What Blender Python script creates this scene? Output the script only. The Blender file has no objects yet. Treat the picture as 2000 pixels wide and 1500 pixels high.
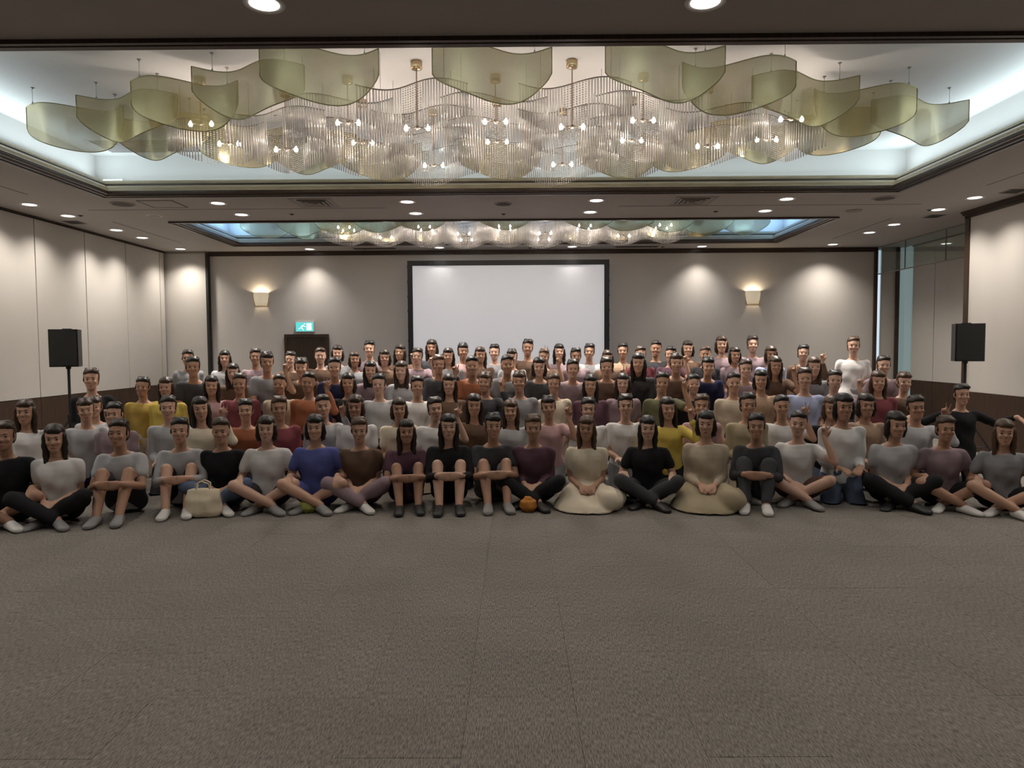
import bpy, math, random
import numpy as np
from mathutils import Vector, Matrix, noise
random.seed(7)
PI = math.pi
S = bpy.context.scene
C = S.collection

# ------------------------------------------------------------------ camera, world, exposure
F_PX, PITCH, YAW, ROLL, HC = 1387.0, 0.0516, 0.0050, 0.0063, 1.55
cam_d = bpy.data.cameras.new('camera')
cam_d.sensor_fit = 'HORIZONTAL'; cam_d.sensor_width = 36.0
cam_d.lens = 36.0 * F_PX / 2000.0
cam_d.clip_start = 0.05; cam_d.clip_end = 100
cam = bpy.data.objects.new('camera', cam_d); C.objects.link(cam)
cam.matrix_world = (Matrix.Translation((0, 0, HC)) @ Matrix.Rotation(YAW, 4, 'Z')
                    @ Matrix.Rotation(PI / 2 - PITCH, 4, 'X') @ Matrix.Rotation(-ROLL, 4, 'Z'))
S.camera = cam
world = bpy.data.worlds.new('world'); S.world = world; world.use_nodes = True
world.node_tree.nodes['Background'].inputs[0].default_value = (0.9, 0.95, 1.0, 1)
world.node_tree.nodes['Background'].inputs[1].default_value = 0.05
vs = S.view_settings
vs.view_transform = 'Standard'; vs.look = 'None'; vs.gamma = 1.0; vs.use_curve_mapping = False
vs.exposure = 0.25
S.cycles.transparent_max_bounces = 24
S.cycles.max_bounces = 7
S.cycles.diffuse_bounces = 3
S.cycles.glossy_bounces = 2
S.cycles.adaptive_threshold = 0.04
S.cycles.sample_clamp_indirect = 4.0
S.cycles.caustics_reflective = False; S.cycles.caustics_refractive = False

DOWN_W, BULB_W, BULB2_W, SCONCE_W = 200.0, 6.5, 2.8, 5.0
COVE_E, COVE_SIDE_E, COVE2_E = 4.0, 2.0, 4.0
COVE_W = {'along the back': 13.0, 'along the front': 20.0, 'beside the left wall': 19.0, 'beside the right wall': 19.0}

def X_at(px, depth):            # the room x (metres) seen at picture column px at a given distance
    return (px - 1006.5) / 1387.0 * depth

# ------------------------------------------------------------------ materials
MATS = {}
def mat(name, col=(0.5, 0.5, 0.5), rough=0.6, metal=0.0, var=0.0, vscale=8.0, bump=0.0, bscale=60.0, emit=None, estr=0.0, spec=0.5, vec='Object', stretch=(1, 1, 1), sheen=0.0):
    if name in MATS: return MATS[name]
    m = bpy.data.materials.new(name); m.use_nodes = True
    nt = m.node_tree; b = nt.nodes['Principled BSDF']
    b.inputs['Base Color'].default_value = (*col, 1); b.inputs['Roughness'].default_value = rough
    b.inputs['Metallic'].default_value = metal; b.inputs['Specular IOR Level'].default_value = spec
    if sheen: b.inputs['Sheen Weight'].default_value = sheen
    if emit: b.inputs['Emission Color'].default_value = (*emit, 1); b.inputs['Emission Strength'].default_value = estr
    if var or bump:
        tc = nt.nodes.new('ShaderNodeTexCoord'); mp = nt.nodes.new('ShaderNodeMapping')
        mp.inputs['Scale'].default_value = stretch
        nt.links.new(tc.outputs[vec], mp.inputs['Vector'])
    if var:
        n = nt.nodes.new('ShaderNodeTexNoise'); n.inputs['Scale'].default_value = vscale; n.inputs['Detail'].default_value = 5
        r = nt.nodes.new('ShaderNodeMix'); r.data_type = 'RGBA'
        r.inputs['A'].default_value = (*[c * (1 - var) for c in col], 1); r.inputs['B'].default_value = (*[min(1, c * (1 + var)) for c in col], 1)
        nt.links.new(mp.outputs[0], n.inputs['Vector']); nt.links.new(n.outputs['Fac'], r.inputs['Factor'])
        nt.links.new(r.outputs['Result'], b.inputs['Base Color'])
    if bump:
        n2 = nt.nodes.new('ShaderNodeTexNoise'); n2.inputs['Scale'].default_value = bscale; n2.inputs['Detail'].default_value = 4
        bp = nt.nodes.new('ShaderNodeBump'); bp.inputs['Strength'].default_value = bump; bp.inputs['Distance'].default_value = 0.01
        nt.links.new(mp.outputs[0], n2.inputs['Vector']); nt.links.new(n2.outputs['Fac'], bp.inputs['Height']); nt.links.new(bp.outputs[0], b.inputs['Normal'])
    MATS[name] = m
    return m

def emission_mat(name, col, s):
    m = bpy.data.materials.new(name); m.use_nodes = True; nt = m.node_tree
    for n in list(nt.nodes): nt.nodes.remove(n)
    o = nt.nodes.new('ShaderNodeOutputMaterial'); e = nt.nodes.new('ShaderNodeEmission')
    e.inputs[0].default_value = (*col, 1); e.inputs[1].default_value = s
    nt.links.new(e.outputs[0], o.inputs[0]); MATS[name] = m
    if not name.startswith('cove'): m.cycles.emission_sampling = 'NONE'     # each such lamp carries its own light object
    return m

def wood_mat(name, a, b_, rough=0.35, axis='Z'):
    m = bpy.data.materials.new(name); m.use_nodes = True; nt = m.node_tree; b = nt.nodes['Principled BSDF']
    tc = nt.nodes.new('ShaderNodeTexCoord'); mp = nt.nodes.new('ShaderNodeMapping')
    mp.inputs['Scale'].default_value = (14, 14, 1.2) if axis == 'Z' else (1.2, 14, 14)
    n = nt.nodes.new('ShaderNodeTexNoise'); n.inputs['Scale'].default_value = 3; n.inputs['Detail'].default_value = 6; n.inputs['Distortion'].default_value = 0.6
    r = nt.nodes.new('ShaderNodeValToRGB'); r.color_ramp.elements[0].color = (*a, 1); r.color_ramp.elements[1].color = (*b_, 1)
    r.color_ramp.elements[0].position = .3; r.color_ramp.elements[1].position = .7
    nt.links.new(tc.outputs['Object'], mp.inputs[0]); nt.links.new(mp.outputs[0], n.inputs['Vector']); nt.links.new(n.outputs['Fac'], r.inputs[0])
    nt.links.new(r.outputs[0], b.inputs['Base Color']); b.inputs['Roughness'].default_value = rough
    MATS[name] = m
    return m

M_wall = mat('wall_paper', (0.60, 0.565, 0.525), .75, var=.05, vscale=3, bump=.12, bscale=140, stretch=(1, 1, .12))
M_panel = mat('panel_cloth', (0.53, 0.50, 0.46), .8, var=.04, vscale=3, bump=.10, bscale=160)
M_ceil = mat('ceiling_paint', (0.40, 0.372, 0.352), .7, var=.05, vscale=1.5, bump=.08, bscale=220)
M_tray = mat('tray_paint', (0.70, 0.68, 0.655), .85, var=.03, vscale=2, bump=.15, bscale=35)
M_walnut = wood_mat('dark_walnut', (0.028, 0.016, 0.010), (0.060, 0.034, 0.020))
M_wainscot = wood_mat('wainscot_wood', (0.026, 0.012, 0.005), (0.055, 0.026, 0.011), .6)
M_mould = wood_mat('moulding_bronze', (0.30, 0.25, 0.16), (0.45, 0.38, 0.245), .33, 'X')
M_black = mat('black_gap', (0.012, 0.011, 0.010), .6)
M_blackplastic = mat('black_plastic', (0.018, 0.018, 0.019), .45, bump=.1, bscale=300)
M_grille = mat('black_grille', (0.012, 0.012, 0.012), .55, metal=.3, bump=.6, bscale=900)
M_screenfab_glow = mat('screen_cloth', (0.88, 0.89, 0.93), .85, var=.015, vscale=2, emit=(.92, .94, 1.0), estr=.20)  # white cloth with an added faint glow, standing in for light thrown on it
M_screenframe = mat('screen_frame', (0.016, 0.018, 0.022), .45, var=.2, vscale=4)
M_chrome = mat('chrome', (0.75, 0.72, 0.68), .18, metal=1)
M_brass = mat('brass', (0.62, 0.46, 0.28), .25, metal=1)
M_pole = mat('rose_pole', (0.45, 0.33, 0.26), .35, metal=1)
M_wire = mat('steel_wire', (0.35, 0.34, 0.33), .4, metal=.9)
M_darkrail = mat('dark_rail', (0.16, 0.13, 0.10), .35, metal=.8)
M_white = mat('white_enamel', (0.75, 0.74, 0.72), .5)
M_vent = mat('vent_metal', (0.27, 0.24, 0.22), .5, metal=.2)
M_ventdark = mat('vent_dark', (0.03, 0.027, 0.025), .7)
M_speakerbrown = mat('speaker_mesh_brown', (0.10, 0.085, 0.075), .7, bump=.5, bscale=900)
M_daylight = emission_mat('daylight_glass', (0.72, 0.86, 1.0), .75)
M_downglow = emission_mat('downlight_glow', (1.0, 0.94, 0.86), 3.2)
M_bulb = emission_mat('bulb_glow', (1.0, 0.93, 0.84), 28.0)
M_cove = emission_mat('cove_tube', (0.78, 0.97, 1.0), COVE_E)
M_cove_side = emission_mat('cove_tube_side', (0.78, 0.93, 1.0), COVE_SIDE_E)
M_cove2 = emission_mat('cove_tube_blue', (0.36, 0.66, 1.0), COVE2_E)

def mix_transparent(name, opacity, build, pattern=None):
    m = bpy.data.materials.new(name); m.use_nodes = True; nt = m.node_tree
    for n in list(nt.nodes): nt.nodes.remove(n)
    o = nt.nodes.new('ShaderNodeOutputMaterial'); t = nt.nodes.new('ShaderNodeBsdfTransparent'); mx = nt.nodes.new('ShaderNodeMixShader')
    s = build(nt)
    mx.inputs[0].default_value = opacity
    if pattern: nt.links.new(pattern(nt), mx.inputs[0])
    nt.links.new(t.outputs[0], mx.inputs[1]); nt.links.new(s, mx.inputs[2]); nt.links.new(mx.outputs[0], o.inputs[0])
    MATS[name] = m
    return m, t

def shade_surface(nt):
    d = nt.nodes.new('ShaderNodeBsdfDiffuse'); d.inputs[0].default_value = (0.25, 0.24, 0.125, 1)
    tr = nt.nodes.new('ShaderNodeBsdfTranslucent'); tr.inputs[0].default_value = (0.33, 0.31, 0.15, 1)
    g = nt.nodes.new('ShaderNodeBsdfAnisotropic'); g.inputs['Color'].default_value = (0.66, 0.56, 0.32, 1); g.inputs['Roughness'].default_value = .22
    a = nt.nodes.new('ShaderNodeMixShader'); a.inputs[0].default_value = .35
    b = nt.nodes.new('ShaderNodeMixShader'); b.inputs[0].default_value = .62
    nt.links.new(d.outputs[0], a.inputs[1]); nt.links.new(tr.outputs[0], a.inputs[2])
    nt.links.new(a.outputs[0], b.inputs[1]); nt.links.new(g.outputs[0], b.inputs[2])
    return b.outputs[0]
def shade_weave(nt):            # woven metal cloth: fine horizontal wires, so partly see-through
    tc = nt.nodes.new('ShaderNodeTexCoord'); mp = nt.nodes.new('ShaderNodeMapping'); mp.inputs['Scale'].default_value = (70, 70, 260)
    n = nt.nodes.new('ShaderNodeTexNoise'); n.inputs['Scale'].default_value = 3; n.inputs['Detail'].default_value = 3
    r = nt.nodes.new('ShaderNodeMapRange'); r.inputs['From Min'].default_value = .3; r.inputs['From Max'].default_value = .7
    r.inputs['To Min'].default_value = .70; r.inputs['To Max'].default_value = .95
    nt.links.new(tc.outputs['Object'], mp.inputs[0]); nt.links.new(mp.outputs[0], n.inputs['Vector']); nt.links.new(n.outputs['Fac'], r.inputs[0])
    return r.outputs[0]
M_shade, _ = mix_transparent('mesh_shade_cloth', .68, shade_surface, shade_weave)
M_shaderim = mat('shade_rim', (0.33, 0.30, 0.16), .35, metal=.8)

def rod_surface(nt):
    g = nt.nodes.new('ShaderNodeBsdfAnisotropic'); g.inputs['Color'].default_value = (1, .97, .94, 1); g.inputs['Roughness'].default_value = .2
    d = nt.nodes.new('ShaderNodeBsdfTranslucent'); d.inputs[0].default_value = (0.97, 0.94, 0.90, 1)
    f = nt.nodes.new('ShaderNodeBsdfDiffuse'); f.inputs[0].default_value = (0.95, 0.91, 0.87, 1)
    h = nt.nodes.new('ShaderNodeMixShader'); h.inputs[0].default_value = .5
    e = nt.nodes.new('ShaderNodeMixShader'); e.inputs[0].default_value = .35
    nt.links.new(d.outputs[0], h.inputs[1]); nt.links.new(f.outputs[0], h.inputs[2])
    nt.links.new(h.outputs[0], e.inputs[1]); nt.links.new(g.outputs[0], e.inputs[2])
    return e.outputs[0]
def facing(lo, hi):
    def f(nt):
        lw = nt.nodes.new('ShaderNodeLayerWeight'); lw.inputs['Blend'].default_value = .35
        r = nt.nodes.new('ShaderNodeMapRange'); r.inputs['To Min'].default_value = lo; r.inputs['To Max'].default_value = hi
        nt.links.new(lw.outputs['Fresnel'], r.inputs[0]); return r.outputs[0]
    return f
M_rod, _ = mix_transparent('glass_rod', .3, rod_surface, facing(.42, .95))
M_bead, _ = mix_transparent('crystal_bead', .5, rod_surface, facing(.75, 1.0))
def pane_surface(nt):
    g = nt.nodes.new('ShaderNodeBsdfAnisotropic'); g.inputs['Color'].default_value = (0.85, 0.97, 0.93, 1); g.inputs['Roughness'].default_value = .03
    return g.outputs[0]
M_pane, _t = mix_transparent('barrier_glass', .12, pane_surface, facing(.04, .4)); _t.inputs[0].default_value = (0.965, 0.985, 0.98, 1)

def carpet_mat():
    m = bpy.data.materials.new('carpet_rib'); m.use_nodes = True; nt = m.node_tree; b = nt.nodes['Principled BSDF']
    g = nt.nodes.new('ShaderNodeNewGeometry'); sx = nt.nodes.new('ShaderNodeSeparateXYZ')
    nt.links.new(g.outputs['Position'], sx.inputs[0])
    # loop-pile ribs running down the room, broken up along their length
    mul = nt.nodes.new('ShaderNodeMath'); mul.operation = 'MULTIPLY'; mul.inputs[1].default_value = 2 * PI / 0.0052
    sn = nt.nodes.new('ShaderNodeMath'); sn.operation = 'SINE'
    nt.links.new(sx.outputs['X'], mul.inputs[0]); nt.links.new(mul.outputs[0], sn.inputs[0])
    mp = nt.nodes.new('ShaderNodeMapping'); mp.inputs['Scale'].default_value = (200, 30, 1)
    n = nt.nodes.new('ShaderNodeTexNoise'); n.inputs['Scale'].default_value = 1.0; n.inputs['Detail'].default_value = 2
    nt.links.new(g.outputs['Position'], mp.inputs[0]); nt.links.new(mp.outputs[0], n.inputs['Vector'])
    n2 = nt.nodes.new('ShaderNodeTexNoise'); n2.inputs['Scale'].default_value = 1.6; n2.inputs['Detail'].default_value = 4
    nt.links.new(g.outputs['Position'], n2.inputs['Vector'])
    a1 = nt.nodes.new('ShaderNodeMath'); a1.operation = 'MULTIPLY_ADD'; a1.inputs[1].default_value = .26; a1.inputs[2].default_value = .0
    nt.links.new(sn.outputs[0], a1.inputs[0])
    a2 = nt.nodes.new('ShaderNodeMath'); a2.operation = 'MULTIPLY_ADD'; a2.inputs[1].default_value = 1.3
    nt.links.new(n.outputs['Fac'], a2.inputs[0]); nt.links.new(a1.outputs[0], a2.inputs[2])
    r = nt.nodes.new('ShaderNodeValToRGB')
    r.color_ramp.elements[0].position = .25; r.color_ramp.elements[0].color = (0.058, 0.053, 0.047, 1)
    r.color_ramp.elements[1].position = 1.0; r.color_ramp.elements[1].color = (0.31, 0.283, 0.25, 1)
    nt.links.new(a2.outputs[0], r.inputs[0])
    oi = nt.nodes.new('ShaderNodeObjectInfo')
    mr = nt.nodes.new('ShaderNodeMapRange'); mr.inputs['To Min'].default_value = .97; mr.inputs['To Max'].default_value = 1.03
    nt.links.new(oi.outputs['Random'], mr.inputs[0])
    m2 = nt.nodes.new('ShaderNodeMapRange'); m2.inputs['To Min'].default_value = .85; m2.inputs['To Max'].default_value = 1.15
    nt.links.new(n2.outputs['Fac'], m2.inputs[0])
    mm = nt.nodes.new('ShaderNodeMath'); mm.operation = 'MULTIPLY'
    nt.links.new(mr.outputs[0], mm.inputs[0]); nt.links.new(m2.outputs[0], mm.inputs[1])
    vm = nt.nodes.new('ShaderNodeVectorMath'); vm.operation = 'SCALE'
    nt.links.new(r.outputs[0], vm.inputs[0]); nt.links.new(mm.outputs[0], vm.inputs['Scale'])
    nt.links.new(vm.outputs[0], b.inputs['Base Color'])
    b.inputs['Roughness'].default_value = .95; b.inputs['Specular IOR Level'].default_value = .15
    bp = nt.nodes.new('ShaderNodeBump'); bp.inputs['Strength'].default_value = .5; bp.inputs['Distance'].default_value = .003
    nt.links.new(a2.outputs[0], bp.inputs['Height']); nt.links.new(bp.outputs[0], b.inputs['Normal'])
    return m
M_carpet = carpet_mat()

# ------------------------------------------------------------------ mesh helpers
class MB:
    def __init__(s): s.v = []; s.f = []
    def add(s, vs_, fs):
        o = len(s.v); s.v += [tuple(p) for p in vs_]; s.f += [tuple(i + o for i in q) for q in fs]
        return s
    def box(s, x0, x1, y0, y1, z0, z1):
        return s.add([(x0, y0, z0), (x1, y0, z0), (x1, y1, z0), (x0, y1, z0), (x0, y0, z1), (x1, y0, z1), (x1, y1, z1), (x0, y1, z1)],
                     [(0, 3, 2, 1), (4, 5, 6, 7), (0, 1, 5, 4), (1, 2, 6, 5), (2, 3, 7, 6), (3, 0, 4, 7)])
    def tube(s, pts, r, n=6, cap=True):
        pts = [Vector(p) for p in pts]; rs = r if isinstance(r, (list, tuple)) else [r] * len(pts)
        o = []; up = Vector((0, 0, 1))
        for i, p in enumerate(pts):
            t = (pts[min(i + 1, len(pts) - 1)] - pts[max(i - 1, 0)]).normalized()
            a = t.cross(up)
            if a.length < 1e-3: a = t.cross(Vector((1, 0, 0)))
            a.normalize(); b = a.cross(t)
            o += [p + (a * math.cos(2 * PI * k / n) + b * math.sin(2 * PI * k / n)) * rs[i] for k in range(n)]
        f = [(i * n + k, i * n + (k + 1) % n, (i + 1) * n + (k + 1) % n, (i + 1) * n + k) for i in range(len(pts) - 1) for k in range(n)]
        if cap: f += [tuple(range(n))[::-1], tuple((len(pts) - 1) * n + k for k in range(n))]
        return s.add(o, f)
    def lathe(s, prof, n=24, c=(0, 0, 0), cap0=True, cap1=True, a0=0, a1=2 * PI):
        full = abs(a1 - a0 - 2 * PI) < 1e-6; m = n if full else n + 1
        o = [(c[0] + r * math.cos(a0 + (a1 - a0) * k / n), c[1] + r * math.sin(a0 + (a1 - a0) * k / n), c[2] + z) for r, z in prof for k in range(m)]
        f = [(i * m + k, i * m + (k + 1) % m, (i + 1) * m + (k + 1) % m, (i + 1) * m + k) for i in range(len(prof) - 1) for k in range(n)]
        if cap0: f.append(tuple(range(m))[::-1])
        if cap1: f.append(tuple((len(prof) - 1) * m + k for k in range(m)))
        return s.add(o, f)
    def mesh(s, name, smooth=False):
        me = bpy.data.meshes.new(name); me.from_pydata(s.v, [], s.f); me.validate(); me.update()
        if smooth: me.polygons.foreach_set('use_smooth', [True] * len(me.polygons))
        return me
    def obj(s, name, m, parent=None, smooth=False, loc=None):
        return link(name, s.mesh(name, smooth), m, parent, loc)

def link(name, me, m=None, parent=None, loc=None, rot=None, scale=None):
    o = bpy.data.objects.new(name, me); C.objects.link(o)
    if m is not None and me is not None:
        if not me.materials: me.materials.append(m)
        elif me.materials[0] != m:
            o.material_slots[0].link = 'OBJECT'; o.material_slots[0].material = m
    if parent: o.parent = parent
    if loc is not None: o.location = loc
    if rot is not None: o.rotation_euler = rot
    if scale is not None: o.scale = scale
    return o
def empty(name, loc=(0, 0, 0), rz=0):
    o = bpy.data.objects.new(name, None); C.objects.link(o); o.location = loc; o.rotation_euler = (0, 0, rz); o.empty_display_size = .1
    return o
def tag(o, label=None, cat=None, group=None, kind=None):
    if label: o['label'] = label
    if cat: o['category'] = cat
    if group: o['group'] = group
    if kind: o['kind'] = kind
    return o
def struct(o, label=None):
    o['kind'] = 'structure'
    if label: o['label'] = label
    return o
def add_light(name, kind, loc, energy, col, parent=None, **k):
    d = bpy.data.lights.new(name, kind); d.energy = energy; d.color = col
    for a, b in k.items(): setattr(d, a, b)
    o = bpy.data.objects.new(name, d); C.objects.link(o); o.location = loc
    if parent: o.parent = parent
    return o
ORD = ['first', 'second', 'third', 'fourth', 'fifth', 'sixth', 'seventh', 'eighth', 'ninth', 'tenth', 'eleventh', 'twelfth', 'thirteenth',
       'fourteenth', 'fifteenth', 'sixteenth', 'seventeenth', 'eighteenth', 'nineteenth', 'twentieth', 'twenty-first', 'twenty-second',
       'twenty-third', 'twenty-fourth', 'twenty-fifth', 'twenty-sixth', 'twenty-seventh', 'twenty-eighth']

# ------------------------------------------------------------------ the room shell
XL, XR, XREC, YB, YF, H = -6.99, 6.66, 7.83, 14.38, -4.0, 3.5
XC = -0.17
T1 = (-5.21, 4.84, 4.57, 9.09)      # ceiling tray openings (outer edge of moulding)
T2 = (-5.26, 4.91, 10.93, 13.44)
ZT = 4.05                           # underside of the raised tray ceiling

fl = struct(MB().box(XL - .2, XREC + .2, YF - .2, YB + .2, -.12, -.004).obj('floor', M_carpet), 'brown-grey ribbed carpet floor of square tiles')
TS, TX0, TY0 = .4668, -1.15, 2.61
tm = MB()
g = .0006
tm.add([(-TS / 2 + g, -TS / 2 + g, -.006), (TS / 2 - g, -TS / 2 + g, -.006), (TS / 2 - g, TS / 2 - g, -.006), (-TS / 2 + g, TS / 2 - g, -.006),
        (-TS / 2 + g, -TS / 2 + g, 0), (TS / 2 - g, -TS / 2 + g, 0), (TS / 2 - g, TS / 2 - g, 0), (-TS / 2 + g, TS / 2 - g, 0)],
       [(4, 5, 6, 7), (0, 1, 5, 4), (1, 2, 6, 5), (2, 3, 7, 6), (3, 0, 4, 7)])
tile_me = tm.mesh('carpet_tile')
for i in range(-8, 13):
    for j in range(-1, 10):
        x = TX0 + (i + .5) * TS; y = TY0 + (j + .5) * TS
        if abs(x) > .75 * y + .9: continue
        link('carpet_tile', tile_me, M_carpet, fl, (x, y, random.uniform(-.0008, .0004)))

# ceiling: one painted slab with two tray openings
cb = MB()
def cpl(x0, x1, y0, y1): cb.box(x0, x1, y0, y1, H, H + .12)
cpl(XL, XREC, YF, T1[2]); cpl(XL, T1[0], T1[2], T1[3]); cpl(T1[1], XREC, T1[2], T1[3])
cpl(XL, XREC, T1[3], T2[2]); cpl(XL, T2[0], T2[2], T2[3]); cpl(T2[1], XREC, T2[2], T2[3]); cpl(XL, XREC, T2[3], YB + .1)
ceil = struct(cb.obj('ceiling', M_ceil), 'dark grey-brown painted ceiling around the lit trays')

def rect_sweep(prof, x0, x1, y0, y1):      # mitred moulding round a rectangle; prof = (inset, z)
    mb = MB(); n = len(prof)
    v = []
    for cx, cy, sx, sy in ((x0, y0, 1, 1), (x1, y0, -1, 1), (x1, y1, -1, -1), (x0, y1, 1, -1)):
        v += [(cx + sx * p, cy + sy * p, z) for p, z in prof]
    f = [(a * n + i, ((a + 1) % 4) * n + i, ((a + 1) % 4) * n + i + 1, a * n + i + 1) for a in range(4) for i in range(n - 1)]
    return mb.add(v, f)
MP = [(-.02, 3.5), (-.02, 3.472), (.012, 3.472), (.016, 3.488), (.045, 3.488), (.05, 3.478), (.075, 3.478), (.08, 3.492), (.135, 3.492),
      (.14, 3.50), (.14, 3.53), (.128, 3.54), (.12, 3.575), (.098, 3.60), (.07, 3.61), (.07, 3.63), (.05, 3.64), (.04, 3.665), (.02, 3.685), (.0, 3.685), (-.0, 3.66), (-.20, 3.66)]
for i, (T, cm, en) in enumerate(((T1, M_cove, 1.0), (T2, M_cove2, 1.0))):
    nm = 'near' if i == 0 else 'far'
    tro = struct(rect_sweep(MP[:11], *T).obj('trim_%d' % (i + 1), M_walnut), 'stepped bronze and dark wood moulding round the %s ceiling tray' % nm)
    for q0, q1, qm in ((10, 15, M_mould), (14, 17, M_walnut), (16, 19, M_mould), (18, 22, M_walnut)): rect_sweep(MP[q0:q1], *T).obj('moulding_band', qm, tro)
    x0, x1, y0, y1 = T[0] - .19, T[1] + .19, T[2] - .19, T[3] + .19
    wb = MB()
    for a in ((x0 - .05, x0, y0, y1), (x1, x1 + .05, y0, y1), (x0 - .05, x1 + .05, y0 - .05, y0), (x0 - .05, x1 + .05, y1, y1 + .05)):
        wb.box(a[0], a[1], a[2], a[3], 3.62, ZT + .02)
    tw = wb.box(x0, x1, y0, y1, ZT, ZT + .06)
    struct(tw.obj('ceiling_tray' if i == 0 else 'ceiling_tray.001', M_tray), 'raised white ceiling inside the %s tray' % nm)
    # cove lamps: tubes lying behind the moulding lip
    sides = [('along the back', (x0 + .1, y1 - .15), (x1 - .1, y1 - .15)), ('along the front', (x0 + .1, y0 + .15), (x1 - .1, y0 + .15)),
             ('beside the left wall', (x0 + .15, y0 + .2), (x0 + .15, y1 - .2)), ('beside the right wall', (x1 - .15, y0 + .2), (x1 - .15, y1 - .2))]
    for nmm, a, b in sides:
        t = empty('cove_lamp', (0, 0, 0)); tag(t, 'cool white cove lamp tube %s of %s tray' % (nmm, nm), 'lamp', 'cove lamps hidden behind the tray mouldings')
        MB().tube([(a[0], a[1], 3.678), (b[0], b[1], 3.678)], .013, 8).obj('lamp_tube', M_cove_side if (i == 0 and a[1] != b[1]) else cm, t)
        bb = MB()
        if a[1] == b[1]: bb.box(min(a[0], b[0]), max(a[0], b[0]), a[1] - .02, a[1] + .02, 3.658, 3.666)
        else: bb.box(a[0] - .02, a[0] + .02, min(a[1], b[1]), max(a[1], b[1]), 3.658, 3.666)
        bb.obj('lamp_base', M_white, t)
        L_ = max(abs(b[0] - a[0]), abs(b[1] - a[1])); c_ = Vector(((a[0] + b[0]) / 2, (a[1] + b[1]) / 2, 3.692))
        inw = Vector((0, -1, 0)) if 'back' in nmm else Vector((0, 1, 0)) if 'front' in nmm else Vector((1, 0, 0)) if 'left' in nmm else Vector((-1, 0, 0))
        dirv = (Vector((0, 0, 1)) + inw * .55).normalized()
        al = add_light('cove_light', 'AREA', c_, COVE_W[nmm] * (1 if i == 0 else .9), (0.74, 0.92, 1.0) if i == 0 else (0.30, 0.58, 1.0), t, shape='RECTANGLE', size=L_, size_y=.03)
        X_ = Vector((1, 0, 0)) if a[1] == b[1] else Vector((0, 1, 0)); Z_ = -dirv; Y_ = Z_.cross(X_)
        al.rotation_euler = Matrix((X_, Y_, Z_)).transposed().to_euler()

# walls
wl = struct(MB().box(XL - .15, XL - .03, YF, YB + .1, 0, H).obj('wall_left', M_black), 'white movable partition wall with dark joints and wood base')
ys = [14.2 - 1.212 * i - .165 for i in range(0, 16)]
pe = [14.22] + ys
for a, b in zip(pe[1:], pe[:-1]):
    if b < YF: break
    MB().box(XL - .04, XL, max(a, YF) + .009, b - .009, .86, 3.462).obj('wall_panel', M_panel, wl)
    MB().box(XL - .04, XL + .004, max(a, YF) + .004, b - .004, .0, .85).obj('wainscot_panel', M_wainscot, wl)
struct(MB().box(XL - .05, XL + .02, YF, 14.22, 3.474, 3.499).obj('trim_3', M_walnut), 'thin dark ceiling track over the partition panels')
struct(MB().box(XL - .03, XL + .018, YF, 14.2, 0, .09).obj('baseboard_left', M_walnut))

# back wall with a short return panel by the left corner, door and end windows by the right corner
wb = struct(MB().box(-6.14, 7.24, YB, YB + .12, 0, H).obj('wall_back', M_wall), 'pale wallpapered back wall behind the crowd')
MB().box(-6.14, 7.24, YB - .012, YB + .01, 0, .85).obj('wainscot_panel', M_wainscot, wb)
struct(MB().box(XL - .05, -6.185, YB - .10, YB + .12, 0, 3.46).obj('wall_return', M_panel), 'narrow white panel in the back corner')
struct(MB().box(-6.185, -6.14, YB - .12, YB + .1, 0, 3.47).obj('trim_4', M_black), 'black vertical gap strip beside the corner panel')
cn = MB()
for z0, z1, d in ((3.415, 3.445, .02), (3.445, 3.478, .05), (3.478, 3.5, .075)): cn.box(-6.14, 7.24, YB - d, YB + .01, z0, z1)
struct(cn.obj('trim_5', M_walnut), 'dark walnut cornice along the top of the back wall')
struct(MB().box(XL - .05, -6.185, YB - .13, YB + .01, 3.46, 3.5).obj('trim_6', M_vent), 'thin track above the corner panel')
struct(MB().box(7.2, 7.26, YB - .05, YB + .12, 0, 3.5).obj('trim_7', M_walnut), 'dark post at the end of the back wall')
struct(MB().box(7.26, 7.345, YB + .02, YB + .06, 0, 3.45).obj('window_1', M_daylight), 'narrow bright daylight gap at the end of the back wall')
struct(MB().box(7.345, 7.63, YB - .01, YB + .12, 0, H).obj('wall_end', M_panel), 'narrow pale panel beyond the daylight gap')
struct(MB().box(7.63, 7.70, YB - .05, YB + .12, 0, H).obj('trim_8', M_walnut), 'dark window post in the recess corner')
M_teal = mat('teal_glass', (0.17, 0.22, 0.22), .15, emit=(0.32, 0.42, 0.42), estr=.34)
struct(MB().box(7.70, 7.84, YB + .01, YB + .05, 0, H).box(XREC, XREC + .04, YB - .26, YB + .05, 0, H).obj('window_2', M_teal), 'tall teal glass strip in the recess corner')

# right wall, its dark end post and cornice, and the recess beyond behind a hanging glass smoke barrier
YP = 10.56
wr = struct(MB().box(XR, XR + .25, YF, YP, 0, H).obj('wall_right', M_wall), 'pale right wall with dark cornice and wood base')
MB().box(XR - .012, XR + .01, YF, YP, 0, .86).obj('wainscot_panel', M_wainscot, wr)
struct(MB().box(XR - .02, XR + .29, YP - .05, YP + .045, 0, 3.42).obj('trim_9', M_walnut), 'dark walnut post at the end of the right wall')
cr = MB()
for z0, z1, d in ((3.40, 3.44, .02), (3.44, 3.475, .045), (3.475, 3.5, .065)): cr.box(XR - d, XR + .29, YF, YP + .05 + d * .6, z0, z1)
struct(cr.obj('trim_10', M_walnut), 'dark walnut cornice along the top of the right wall')
wrec = struct(MB().box(XREC + .04, XREC + .14, YP - .3, YB + .1, 0, H).obj('wall_recess', M_black), 'pale panelled wall of the recess at the back right')
yy = [14.1, 13.36, 12.1, 10.85, 10.2]
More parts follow.
